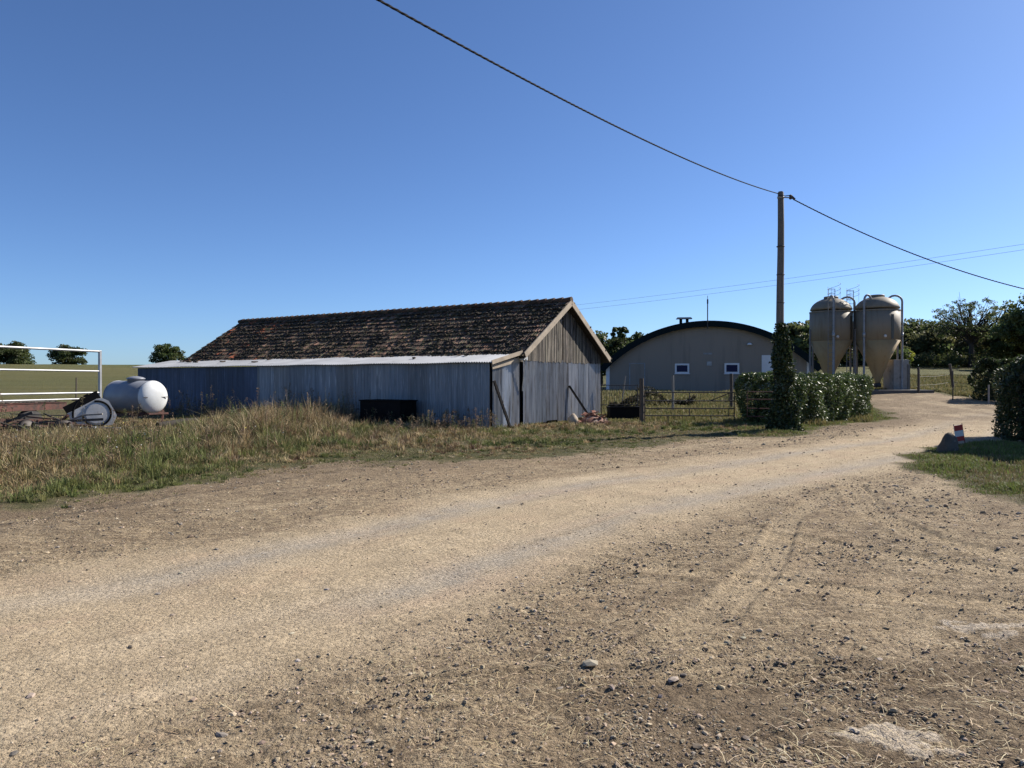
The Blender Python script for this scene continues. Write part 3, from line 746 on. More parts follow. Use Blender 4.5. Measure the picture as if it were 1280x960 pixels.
TA = np.array([X(0, 20.), 20., 0.]); TB = np.array([X(125, 23.2), 23.2, 0.]); TU = (TB-TA)/np.linalg.norm(TB-TA); TN = np.array([TU[1], -TU[0], 0.])
def trailer():
    root = thing('farm_trailer', tuple((TA+TB)/2), 'rusty red flatbed farm trailer with white tubular side rails at the left edge', 'trailer')
    start = TA-TU*3.2
    def P(d, off, z): p = start+TU*d+TN*off; return np.array([p[0], p[1], z])
    Lr = np.linalg.norm(TB-start)
    # tubular side rack
    for i, (z, r_, cut) in enumerate(((2.47, .036, 0.), (1.85, .028, .05), (1.18, .03, .05), (1.0, .024, .35))):
        mb = MB(); mb.tube([P(0, 0, z), P(Lr*.5, 0, z+.01), P(Lr-cut, 0, z)], r_, 10); mb.build('rail', M['galv'], root)
    for d in (Lr, Lr-3.5*.0-3.3-1.6):
        mb = MB(); mb.box(tuple(P(d, 0, .86)), (.075, .075, 1.64), math.atan2(TU[1], TU[0])); mb.build('rail_post', M['galv'], root, bevel=.006)
    mb = MB(); mb.tube([P(Lr-1.0, -.02, .99), P(Lr-.35, -.02, .99)], .045, 10); mb.build('clamp_sleeve', M['darksteel'], root)
    # red chassis
    for off in (.25, -1.35):
        mb = MB(); mb.bar(P(0, off, .82), P(Lr-1.5, off, .83), .09, .17); mb.bar(P(0, off, .925), P(Lr-1.5, off, .925), .13, .015); mb.bar(P(0, off, .735), P(Lr-1.5, off, .735), .13, .015)
        mb.build('chassis_beam', M['rust'], root)
    for k in range(7):
        mb = MB(); d = .2+k*(Lr-1.9)/6; mb.bar(P(d, .28, .90), P(d, -1.40, .90), .08, .10); mb.build('cross_member', M['rust'], root)
    mb = MB()
    for k in range(7): mb.bar(P(0, .05-k*.22, .965), P(Lr-1.7-.15*(k % 3), .05-k*.22, .965), .17, .03, col=(.7+.1*(k % 4),)*3)
    mb.build('deck', M['plank'], root)
    mb = MB(); mb.bar(P(.0, .34, .55), P(Lr-1.8, .34, .46), .05, .04); mb.bar(P(1.8, .4, .62), P(Lr-1.5, .62, .30), .05, .09); mb.bar(P(1.2, .75, .52), P(Lr-1.3, .85, .20), .06, .05)
    mb.build('loose_bars', M['rust'], root)
    for (d, off) in ((2.6, .2), (3.9, .2), (2.6, -1.4), (3.9, -1.4)):
        w = MB(); w.lathe(P(d, off, .38)-TN*.1, [(.18, 0), (.34, 0), (.38, .04), (.38, .16), (.34, .20), (.18, .20)], 28, TN); wo = w.build('wheel', M['rubber'], root)
        w = MB(); w.lathe(P(d, off, .38)-TN*.06, [(.18, 0), (.18, .13), (.12, .10), (.06, .14)], 20, TN); w.build('rim', M['rust'], wo)
    mb = MB(); mb.bar(P(Lr-.6, -.5, .75), P(Lr+.5, -.35, .55), .1, .1); mb.build('drawbar', M['darksteel'], root)
trailer()
def disc_machine():
    Y = 20.9; root = thing('machine_cover', (X(118, Y), Y, 0), 'grey disc mower cover with concentric dark rings tilted between the trailer and the white tank', 'farm machine')
    def P(px, py, dy=0): return np.array([X(px, Y+dy), Y+dy, Z(py, Y+dy)])
    def q(px, py): 
        d = (px-84)*.012
        return P(px, py, d)
    poly = [q(84, 517), q(90, 514.5), q(121, 498.5), q(128, 497.5), q(136, 501), q(146, 519), q(141, 531), q(104, 534), q(90, 527)]
    nrm = np.cross(poly[3]-poly[0], poly[6]-poly[0]); nrm /= np.linalg.norm(nrm)
    if nrm[1] > 0: nrm = -nrm
    mb = MB(); mb.prism(poly, -nrm*.10); mb.build('cover_plate', M['lightplate'], root)
    mb = MB(); mb.bar(q(84, 517)-nrm*.16, q(126, 496)-nrm*.16, .40, .09, up=tuple(nrm)); mb.build('dark_arm', M['black'], root)
    c = q(121, 517)
    e1 = poly[3]-poly[0]; e1 -= nrm*np.dot(e1, nrm); e1 /= np.linalg.norm(e1); e2 = np.cross(nrm, e1)
    mb = MB(); mb.lathe(c+nrm*.004, [(.30, 0), (.30, .02), (.28, .03), (.05, .035)], 36, nrm, smooth=False); mb.build('disc', M['lightplate'], root)
    for (r_, a0, a1) in ((.36, -3.4, 1.3), (.60, 1.5, 4.0)):
        mb = MB(); pts = [c+nrm*.02+(e1*math.cos(t)+e2*math.sin(t))*r_ for t in np.linspace(a0, a1, 30)]
        pts = [p for p in pts]
        mb.tube(pts, .028, 6); mb.build('ring', M['black'], root)
    mb = MB()
    for k, (px, px2, py) in enumerate(((100, 150, 534), (92, 140, 537), (70, 120, 533))):
        mb.bar(P(px, py, -.2), P(px2, py+1.5, -.3), .07, .05, col=(1+.3*k,)*3)
    mb.build('skid_bars', M['greyplate'], root)
disc_machine()
def scrap_pile():
    rg = np.random.default_rng(17); Y = 19.6
    root = thing('scrap_pile', (X(60, Y), Y, 0), 'tangle of dark rusty bars and plough discs in front of the trailer chassis', 'scrap pile')
    for k in range(30):
        px = -40+150*rg.random(); y0 = Y+rg.normal()*.35; x0 = X(px, y0); z0 = .22+.42*rg.random(); L = .5+1.1*rg.random(); a = rg.normal()*.5
        d = np.array([math.cos(a)*L, math.sin(a)*L, rg.normal()*.16])
        mb = MB(); p = np.array([x0, y0, z0]); w_ = .03+.06*rg.random()
        if k % 3: mb.bar(p-d/2, p+d/2, w_, .02+.05*rg.random())
        else: mb.tube([p-d/2, p+rg.normal(size=3)*.03, p+d/2], w_*.45, 7)
        mb.build('bar', M['rust' if k % 4 == 0 else 'darksteel'] if k % 7 else M['greywood'], root)
    for k in range(2):
        px = 34+44*k; y0 = Y+.1*rg.normal(); mb = MB(); c = np.array([X(px, y0), y0, .28+.06*rg.random()])
        mb.lathe(c, [(.26, 0), (.20, .045), (.10, .07), (.03, .08)], 20, (.9-.5*k, -.45, .25-.5*k)); mb.build('plough_disc', M['darksteel'], root)
scrap_pile()
mb = MB(); Ys = 40; xs = X(95, Ys); mb.tube([(xs, Ys, gz(xs, Ys)-.1), (xs+.02, Ys, Z(472, Ys))], [.04, .035], 7)
tag(mb.build('fence_stake', M['post']), 'lone dark stake standing in the field behind the white trailer rails', 'stake')

# ------------------------------------------------------------------ gates, posts, fences
def post(name, px, ytop, Y, r, mat, label, cat='post', lean=0., group=None, square=False):
    x = X(px, Y); mb = MB(); zt = Z(ytop, Y); z0 = gz(x, Y)-.15
    if square: mb.bar((x, Y, z0), (x+lean, Y, zt), r*2, r*2, up=(0, 1, 0))
    else: mb.tube([(x, Y, z0), (x+lean*.5+r*.15, Y, (z0+zt)/2), (x+lean, Y, zt)], [r*1.05, r, r*.92], 9)
    return tag(mb.build(name, mat), label, cat, group)
def tube_gate(name, px0, px1, Y0, Y1, rails, uprights, mat, label, brace=None, r=.02):
    p0 = np.array([X(px0, Y0), Y0, 0.]); p1 = np.array([X(px1, Y1), Y1, 0.]); d = p1-p0
    g = gz(p0[0], p0[1]); root = thing(name, (p0[0], p0[1], g), label, 'gate')
    def P(f, z): q = p0+d*f; return np.array([q[0], q[1], z])
    for z in rails:
        mb = MB(); mb.tube([P(0, z), P(1, z)], r, 8); mb.build('rail', mat, root)
    for (f, a, b) in uprights:
        mb = MB(); mb.tube([P(f, rails[a]-.002), P(f, rails[b]+.002)], r*.9, 8); mb.build('upright', mat, root)
    if brace:
        mb = MB(); mb.tube([P(brace[0], rails[brace[1]]), P(brace[2], rails[brace[3]])], r*.8, 8); mb.build('brace', mat, root)
    return root
Yg = 26.3
gr = [Z(p, Yg) for p in (529.5, 519.5, 510.5, 501, 490.5)]
tube_gate('field_gate', 806, 918, Yg, Yg-.2, gr, [(0, 0, 4), (1, 0, 4), (.26, 0, 1), (.74, 0, 1), (.50, 1, 2), (.94, 1, 2), (.5, 3, 4), (.94, 3, 4)], M['darksteel'], 'wide dark tubular field gate between the thick post and the hedge', (.73, 3, .96, 4))
post('gate_post', 802, 473, 26.25, .085, M['post'], 'thick round wooden gate post holding the dark field gate', square=False)
post('wire_post', 841, 469, 33, .055, M['greywood'], 'pale grey post standing behind the middle of the field gate')
post('wire_post', 914, 467, 34, .075, M['post'], 'dark wooden post behind the gate, below the right window')
post('thin_stake', 776, 470, 36, .03, M['greywood'], 'thin pale leaning stake behind the wire mesh fence', 'stake', lean=.22)
Yh = 23.9
tube_gate('hedge_gate', 934, 975, Yh+.3, Yh, [Z(p, Yh) for p in (521, 511, 499.5, 490)], [(0, 0, 3), (.97, 0, 3)], M['rust'], 'short worn gate section leaning in front of the dark end of the hedge', r=.017)
def mesh_fence():
    Y0 = 29.8; a = np.array([X(752, Y0), Y0, 0.]); b = np.array([X(797, Y0), Y0, 0.]); z0, z1 = Z(506, Y0), Z(481.5, Y0)
    root = thing('mesh_fence', (a[0], a[1], 0.), 'short black wire mesh fence panel between the barn gable and the gate post', 'fence')
    for z in (z0, z1):
        mb = MB(); mb.tube([(a[0], a[1], z), (b[0], b[1], z)], .016, 6); mb.build('rail', M['darksteel'], root)
    n = 15; mb = MB()
    for k in range(n):
        f = k/(n-1); p = a+(b-a)*f; mb.tube([(p[0], p[1], z0), (p[0], p[1], z1)], .006, 4, False)
    mb.build('mesh_wires', M['darksteel'], root)
    for f in (0, 1):
        mb = MB(); p = a+(b-a)*f; mb.tube([(p[0], p[1], -.1), (p[0], p[1], z1+.03)], .022, 6); mb.build('fence_post', M['darksteel'], root)
mesh_fence()
post('track_post', 1148, 459, 43, .07, M['post'], 'straight wooden fence post at the pasture edge right of the concrete block')
post('track_post', 1192, 455, 47, .085, M['post'], 'thicker wooden post tilted in the pasture behind the thin dark stake', lean=-.25)
post('thin_stake', 1191, 463, 38.5, .03, M['darksteel'], 'thin dark stake at the far side of the dirt track', 'stake')
post('marker_post', 1236, 481, 36.5, .03, M['greywood'], 'short pale marker post at the foot of the dark bush by the track', 'marker post', square=True)
def wire_fence():
    pts = [(X(1148, 43), 43), (X(1188, 47), 47), (X(1240, 44), 44), (X(1330, 47), 47)]
    root = thing('wire_fence', (pts[0][0], pts[0][1], gz(*pts[0])), 'low sagging wire fence along the pasture edge behind the track', 'fence')
    for h in (.45, .95):
        mb = MB()
        for (a, b) in zip(pts[:-1], pts[1:]):
            mb.tube([(a[0], a[1], gz(*a)+h), ((a[0]+b[0])/2, (a[1]+b[1])/2, (gz(*a)+gz(*b))/2+h-.06), (b[0], b[1], gz(*b)+h)], .008, 4, False)
        mb.build('wire', M['darksteel'], root)
    for p in pts[2:]:
        mb = MB(); mb.tube([(p[0], p[1], gz(*p)-.1), (p[0], p[1], gz(*p)+1.1)], .05, 7); mb.build('fence_post', M['post'], root)
wire_fence()

# ------------------------------------------------------------------ utility pole and cables
PX, PY = X(975.3, 22.4), 22.4
def pole():
    zt = Z(240, PY); root = thing('utility_pole', (PX, PY, 0), 'tall tapered wooden utility pole rising out of the ivy beside the hedge', 'utility pole')
    mb = MB(); zs = np.linspace(-.3, zt-.04, 9); mb.tube([(PX+.012*math.sin(z*1.3), PY, z) for z in zs] + [(PX, PY, zt)], [.138-.052*(z/7.3) for z in zs]+[.07], 16); mb.build('shaft', M['pole'], root)
    for z in (5.6, 4.75, 3.9):
        mb = MB(); mb.lathe((PX, PY, z), [(.118, 0), (.121, .004), (.121, .02), (.118, .024)], 16); mb.build('band', M['darksteel'], root)
    mb = MB(); z = zt-.17; mb.bar((PX-.10, PY-.03, z), (PX+.26, PY-.08, z-.03), .03, .03); mb.lathe((PX, PY, z-.03), [(.10, 0), (.104, .05)], 16); mb.build('bracket', M['galv'], root)
    mb = MB(); mb.lathe((PX+.27, PY-.08, z-.08), [(.03, 0), (.055, .04), (.03, .07), (.055, .10), (.02, .14)], 12); mb.bar((PX+.27, PY-.08, z+.03), (PX+.40, PY-.06, z-.08), .06, .05); mb.build('insulator', M['darksteel'], root)
    mb = MB(); mb.tube([(PX-.10, PY-.1, zt-.15), (PX+.08, PY-.17, zt-.17), (PX+.27, PY-.1, zt-.13)], .013, 6); mb.build('jumper_wire', M['cable'], root)
    return zt
zt = pole()
def twisted(name, pts, r, label):
    mb = MB(); P = [np.array(p) for p in pts]
    for ph in (0, 2.09, 4.19):
        out = []; s = 0
        for i, p in enumerate(P):
            if i: s += np.linalg.norm(P[i]-P[i-1])
            d = P[min(i+1, len(P)-1)]-P[max(i-1, 0)]; d /= np.linalg.norm(d)
            u = np.cross(d, (0, 0, 1.)); u /= np.linalg.norm(u); v = np.cross(u, d); t = ph+s*16
            out.append(p+(u*math.cos(t)+v*math.sin(t))*r)
        mb.tube(out, r*1.05, 5, False)
    return tag(mb.build(name, M['cable']), label, 'cable')
us = np.linspace(0, 1.9, 420)
twisted('overhead_cable', [(PX-.1-9.38*u, PY-14.5*u, 7.22-2.47*u+.85*u*u) for u in us], .008, 'thick twisted overhead cable sweeping from the upper left down to the pole top')
us = np.linspace(0, 1, 260)
qx, qy, qz = X(1330, 25), 25., Z(372, 25)
twisted('service_cable', [(PX+.4+(qx-PX-.4)*u, PY+(qy-PY)*u, (zt-.24)+(qz-zt+.24)*u-.62*4*u*(1-u)*.58) for u in us], .0095, 'thick service cable sagging from the pole top down to the right edge')
for k, (pa, pb) in enumerate(((( 716, 382.5), (1290, 308)), ((716, 388.5), (1290, 315)))):
    Ya, Yb = 118., 74.
    A = np.array([X(pa[0], Ya), Ya, Z(pa[1], Ya)]); B = np.array([X(pb[0], Yb), Yb, Z(pb[1], Yb)])
    A2 = A-(B-A)*.5; B2 = B+(B-A)*.3; mb = MB(); pts = []
    for u in np.linspace(0, 1, 40): p = A2+(B2-A2)*u; p = p-np.array([0, 0, 1.0*4*u*(1-u)-.9]); pts.append(p)
    mb.tube(pts, .015, 5, False)
    tag(mb.build('power_line', M['wirefar']), ('upper' if k == 0 else 'lower')+' of the two thin distant power lines crossing the sky', 'power line', 'distant power lines')

# ------------------------------------------------------------------ arched livestock building
def arched():
    L = np.array([X(757.5, 61), 61, 0.]); Rr = np.array([X(1017.5, 58.5), 58.5, 0.]); u = Rr-L; W = np.linalg.norm(u); u /= W
    back = np.array([-u[1], u[0], 0.]); zb = .30; ze = 3.02; rise = 3.25
    root = thing('livestock_building', tuple((L+Rr)/2+np.array([0, 0, zb])), 'low taupe livestock building with an arched dark teal roof behind the gate', 'building')
    Rad = (W*W/4+rise*rise)/(2*rise)
    def arc(f, dr=0.):
        a0 = math.asin(W/2/Rad); a = -a0+2*a0*f
        return ((W/2)+(Rad+dr)*math.sin(a), ze+rise-Rad+(Rad+dr)*math.cos(a))
    def P(a, z, d=0.): p = L+u*a+back*d; return np.array([p[0], p[1], z])
    fs = np.linspace(0, 1, 41)
    poly = [P(0, zb), P(W, zb)] + [P(*arc(f, -.2)) for f in fs[::-1][1:-1]]
    poly = [P(0.03, zb), P(W-.03, zb)] + [P(min(max(arc(f, -.18)[0], .03), W-.03), arc(f, -.18)[1]) for f in fs[::-1]]
    mb = MB(); mb.prism(poly, back*.2); mb.build('front_wall', M['render'], root)
    for a in (0.03, W-.23):
        mb = MB(); mb.frame(P(a, zb, .21), u*.2, back*38, (0, 0, ze-zb-.25)); mb.build('side_wall', M['render'], root)
    mb = MB(); pr = [arc(f) for f in np.linspace(-.035, 1.035, 45)]; pi = [arc(f, -.14) for f in np.linspace(-.035, 1.035, 45)]
    for i in range(44):
        quad = [P(*pr[i], -.45), P(*pr[i+1], -.45), P(*pi[i+1], -.45), P(*pi[i], -.45)]
        mb.prism(quad[::-1], back*40)
    mb.build('roof', M['roofteal'], root)
    mb = MB(); po = [arc(f, .03) for f in np.linspace(-.04, 1.04, 45)]; pi = [arc(f, -.46) for f in np.linspace(-.04, 1.04, 45)]
    for i in range(44):
        quad = [P(*po[i], -.52), P(*po[i+1], -.52), P(*pi[i+1], -.52), P(*pi[i], -.52)]; mb.prism(quad[::-1], back*.066)
    mb.build('roof_edge', M['roofteal'], root)
    def at(px): # distance along the facade seen at that pixel
        k = (px-640)/F; return (k*L[1]-L[0])/(u[0]-k*u[1])
    for (x0, x1, y0, y1) in ((843.5, 861.5, 454.5, 467), (905.5, 924, 454, 467)):
        a, b = at(x0), at(x1); Yd = L[1]+u[1]*a; z0, z1 = Z(y1, Yd), Z(y0, Yd); w = .14
        mb = MB(); mb.frame(P(a, z0, -.06), u*(b-a), back*.055, (0, 0, w)); mb.frame(P(a, z1-w, -.06), u*(b-a), back*.055, (0, 0, w))
        mb.frame(P(a, z0+w, -.06), u*w, back*.055, (0, 0, z1-z0-2*w)); mb.frame(P(b-w, z0+w, -.06), u*w, back*.055, (0, 0, z1-z0-2*w))
        wo = mb.build('window', M['wframe'], root)
        mb = MB(); mb.frame(P(a+w, z0+w, -.03), u*(b-a-2*w), back*.02, (0, 0, z1-z0-2*w)); mb.build('pane', M['glass'], wo)
        mb = MB(); mb.frame(P(a-.06, z0-.05, -.12), u*(b-a+.12), back*.11, (0, 0, .045)); mb.build('sill', M['wframe'], wo)
    def panel(name, x0, x1, y0, y1, mat, t=.05, d=.0):
        a, b = at(x0), at(x1); Yd = L[1]+u[1]*a; mb = MB(); mb.frame(P(a, Z(y1, Yd), -t-.004-d), u*(b-a), back*t, (0, 0, Z(y0, Yd)-Z(y1, Yd))); return mb.build(name, mat, root)
    panel('notice_plate', 883.5, 889.5, 452, 457, M['galv'], .04)
    panel('faint_plate', 879, 890, 441, 443.2, M['greyplate'], .02)
    d = panel('door', 952, 966, 444, 489, M['wframe'], .05)
    mb = MB(); a = at(964.3); mb.frame(P(a, 1.5, -.12), u*.08, back*.06, (0, 0, .16)); mb.build('handle', M['darksteel'], d)
    d = panel('side_door', 787, 805, 451, 489.4, M['render'], .03)
    mb = MB()
    for px in (786.3, 805): a = at(px); mb.frame(P(a, zb, -.05), u*.10, back*.044, (0, 0, 2.55))
    a = at(786.3); b = at(805); mb.frame(P(a, zb+2.55, -.05), u*(b-a+.1), back*.044, (0, 0, .08)); mb.build('door_frame', M['greyplate'], d)
    panel('corner_strip', 757.6, 762, 452, 489.5, M['wframe'], .05)
    panel('corner_strip', 1008.5, 1013.5, 451, 489, M['wframe'], .05)
    mb = MB(); a = at(936.5); c = P(a, Z(430.5, 60), -.14); mb.lathe(c-np.array([0, 0, .09]), [(.22, 0), (.16, .12), (.05, .18)], 14); mb.build('wall_lamp', M['wframe'], root)
    a = at(861); mb = MB()
    for k in (-.5, .02):
        mb = MB(); mb.box(tuple(P(a+k, Z(403, 60)-.15, 2.)), (.18, .3, .62), 0); fo = mb.build('ridge_vent', M['roofteal'], root)
    mb = MB(); mb.prism([P(a-.9, Z(403, 62)+.28, 1.6), P(a+.42, Z(403, 62)+.28, 1.6), P(a+.3, Z(403, 62)+.40, 1.6), P(a-.8, Z(403, 62)+.40, 1.6)], back*.8); mb.build('vent_cap', M['galv'], fo)
    a = at(883.3); mb = MB(); c = P(a, 0, -.62); mb.tube([(c[0], c[1], Z(412, 60)), (c[0], c[1], Z(378, 60))], .045, 7); mb.tube([(c[0], c[1], Z(378, 60)), (c[0], c[1], Z(371, 60))], .02, 6)
    mb.box((c[0], c[1], Z(381, 60)), (.1, .1, .35)); mb.bar((c[0], c[1], Z(408, 60)), tuple(P(a, Z(408, 60), 0)), .04, .04); mb.build('antenna_mast', M['darksteel'], root)
arched()

# ------------------------------------------------------------------ feed silos
def silo(cx, cy, zg, zt, r, ecc, name_label, sightpx, rpipes, ladder):
    root = thing('feed_silo', (cx, cy, zg), name_label, 'feed silo', 'pair of feed silos beside the livestock building')
    zs = zt-.95; zc = 3.92
    mb = MB(); n = 9
    mb.lathe((cx, cy, 0), [(r, zc), (r, zs-.05)], 40)
    mb.lathe((cx, cy, 0), [(r+.02, zs-.05), (r+.02, zs+.02)], 40, smooth=False)
    prof = [(r*.985*math.cos(t)+.0, zs+.03+(.84)*math.sin(t)) for t in np.linspace(.10, 1.25, 9)]
    prof += [(.30, zt-.1)]
    mb.lathe((cx, cy, 0), prof, 40); mb.build('body', M['silo'], root)
    mb = MB(); mb.lathe((cx, cy, 0), [(.14, zg+.45, ecc, 0), (.16, zg+.62, ecc, 0), (r*.5, (zg+.62+zc)/2, ecc*.5, 0), (r, zc-.002, 0, 0)], 40); mb.build('hopper', M['hopper'], root)
    mb = MB(); mb.lathe((cx, cy, 0), [(.42, zt-.13), (.42, zt-.04), (.40, zt), (.1, zt+.02)], 24); mb.build('lid', M['silo'], root)
    mb = MB(); mb.lathe((cx+ecc, cy, 0), [(.20, zg+.22), (.20, zg+.46)], 16); mb.bar((cx+ecc, cy, zg+.3), (cx+ecc-.2, cy+2.5, zg+.5), .16, .16); mb.build('auger_boot', M['darksteel'], root)
    # legs
    for q in (5, 65, 122, 178):
        x, y = cx+math.cos(R(q))*(r+.03), cy+math.sin(R(q))*(r+.03)
        mb = MB(); mb.box((x, y, zg), (.09, .09, zc+.7-zg)); lo = mb.build('leg', M['galvdark'], root)
        mb = MB(); mb.box((x, y, zg), (.25, .25, .03)); mb.build('foot_plate', M['galv'], lo)
    # sight strip
    a = math.atan2(-math.sqrt(max(r*r-(sightpx)**2, 0)), sightpx)
    c = np.array([cx+math.cos(a)*(r-.01), cy+math.sin(a)*(r-.01), zc+.05]); t = np.array([-math.sin(a), math.cos(a), 0]); nn = np.array([math.cos(a), math.sin(a), 0])
    mb = MB(); mb.frame(c-t*.09, t*.18, nn*.022, (0, 0, zs-zc-.35)); mb.build('sight_strip', M['silodark'], root)
    a = -math.pi/2-.1; c = np.array([cx+math.cos(a)*(r-.006), cy+math.sin(a)*(r-.006), zc+.22])
    mb = MB(); mb.lathe(c, [(.085, 0), (.085, .014)], 16, (math.cos(a), math.sin(a), 0)); mb.build('round_label', M['signwhite'], root)
    # bent fill pipes
    for (ex, ey, x1, y1, zlow) in rpipes:
        pts = [(cx+ex, cy+ey, zt-.42)]
        for q in np.linspace(0, math.pi, 9)[1:]:
            f = (1-math.cos(q))/2; pts.append((cx+ex+(x1-ex)*f, cy+ey+(y1-ey)*f, zt-.42+.36*math.sin(q)))
        pts += [(cx+x1, cy+y1, (zt+zlow)/2), (cx+x1, cy+y1, zlow)]
        mb = MB(); mb.tube(pts, .062, 10); po = mb.build('fill_pipe', M['greyplate'], root)
        mb = MB(); mb.lathe((cx+x1, cy+y1, zc+.2), [(.085, 0), (.085, .25)], 12); mb.build('coupling', M['galv'], po)
    if ladder:
        lx, ly = ladder; mb = MB()
        for s in (-.2, .2): mb.tube([(cx+lx+s, cy+ly, zg+.2), (cx+lx+s, cy+ly, zt+.3)], .018, 6)
        for k in range(22): z = zg+.4+k*.27; mb.tube([(cx+lx-.2, cy+ly, z), (cx+lx+.2, cy+ly, z)], .014, 5, False)
        lo = mb.build('ladder', M['galvdark'], root)
        mb = MB()
        for z in ([zt-.15, zt+.1, zt+.38] if lx < -.5 else [zt+.1, zt+.45]):
            mb.tube([(cx+lx+.36*math.sin(t)*1.0, cy+ly-.33+.36*math.cos(t), z+.22*math.sin(t*.5)) for t in np.linspace(-2.9, 2.9, 15)], .010, 5, False)
        for t in (-1.6, 0, 1.6): mb.tube([(cx+lx+.36*math.sin(t), cy+ly-.33+.36*math.cos(t), zt-1.0), (cx+lx+.36*math.sin(t), cy+ly-.33+.36*math.cos(t), zt+.40)], .008, 4, False)
        mb.build('safety_cage', M['galvdark'], lo)
    return root
s1x, s1y = X(1038.5, 45.4), 45.4; s2x, s2y = X(1096, 44.6), 44.6
silo(s1x, s1y, .9, Z(371, 45.4), 1.23, -.15, 'left beige feed silo, the one nearer the arched building', .80, [(.45, -.2, 1.24, -.45, .95), (-.35, -.5, -.42, -1.32, .95)], (-.55, -1.35))
silo(s2x, s2y, .9, Z(369, 44.6), 1.27, .05, 'right beige feed silo with the narrower visible outlet, beside the concrete block', .30, [(.5, -.25, 1.33, -.35, .92), (-.6, -.5, -1.12, -.72, .95)], (-1.55, .15))
mb = MB(); mb.frame((s1x-1.9, 43.0, .55), (6.9, 0, 0), (0, 4.3, 0), (0, 0, .42)); tag(mb.build('concrete_slab', M['darkslab'], bevel=.03), 'low concrete slab under the two feed silos', 'slab')
def cblock():
    Yc = 44.3; x0, x1 = X(1117.5, Yc), X(1136, Yc); zb = .7
    mb = MB(); w = x1-x0
    mb.frame((x0, Yc, zb), (w, 0, 0), (0, 1.3, 0), (0, 0, Z(449.5, Yc)-zb))
    mb.frame((x0-.04, Yc-.05, zb), (.14, 0, 0), (0, .045, 0), (0, 0, Z(451, Yc)-zb)); mb.frame((x1-.1, Yc-.05, zb), (.16, 0, 0), (0, .045, 0), (0, 0, Z(455, Yc)-zb), (.5, .5, .5))
    tag(mb.build('concrete_block', M['concrete'], bevel=.015), 'tall upright grey concrete block at the right of the feed silos', 'concrete block')
cblock()

# ------------------------------------------------------------------ marker board and boulder
def marker():
    Y = 17.3; zg = gz(X(1203, Y), Y); root = thing('marker_board', (X(1203, Y), Y, zg), 'small tilted red and white striped marker board on thin stakes beside the boulder', 'marker board')
    def P(px, py, d=0): return np.array([X(px, Y+d), Y+d, Z(py, Y+d)])
    c = [P(1195, 552), P(1206, 550.5), P(1203, 530.5), P(1192.3, 532.5)]
    mb = MB(); mb.prism(c, (0, .015, 0)); mb.build('board', M['signwhite'], root)
    for (f0, f1) in ((0, .29), (.66, 1.)):
        q = [c[0]+(c[3]-c[0])*f0, c[1]+(c[2]-c[1])*f0, c[1]+(c[2]-c[1])*f1, c[0]+(c[3]-c[0])*f1]
        mb = MB(); mb.prism([p+np.array([0, -.006, 0]) for p in q], (0, .003, 0)); mb.build('red_band', M['red'], root)
    for (a, b) in (((1207.5, 558), (1202.5, 529)), ((1197, 557), (1192, 530.5))):
        mb = MB(); p = P(*a, .03); p[2] = min(p[2], zg)-.03; mb.tube([p, P(*b, .03)], .008, 6); mb.build('stake', M['rust'], root)
marker()
def boulder():
    Y = 15.6; cx = X(1185.5, Y); rg = np.random.default_rng(8); mb = MB()
    prof = [(.205, -.06), (.20, .05), (.185, .14), (.16, .24), (.125, .34), (.085, .41), (.03, .445)]
    mb.lathe((cx, Y, gz(cx, Y)), prof, 18)
    mb.v = [(cx+(v[0]-cx)*(1+.16*math.sin(7*v[2]+3*math.atan2(v[1]-Y, v[0]-cx)))+rg.normal()*.008+.05*v[2], Y+(v[1]-Y)*(.9+.1*math.sin(9*v[2]))+rg.normal()*.008, v[2]+rg.normal()*.006) for v in mb.v]
    mb.v = [(v[0]-.0, v[1], v[2]) for v in mb.v]
    tag(mb.build('boulder', M['stone']), 'upright rounded dark boulder at the edge of the grass beside the striped marker', 'boulder')
boulder()

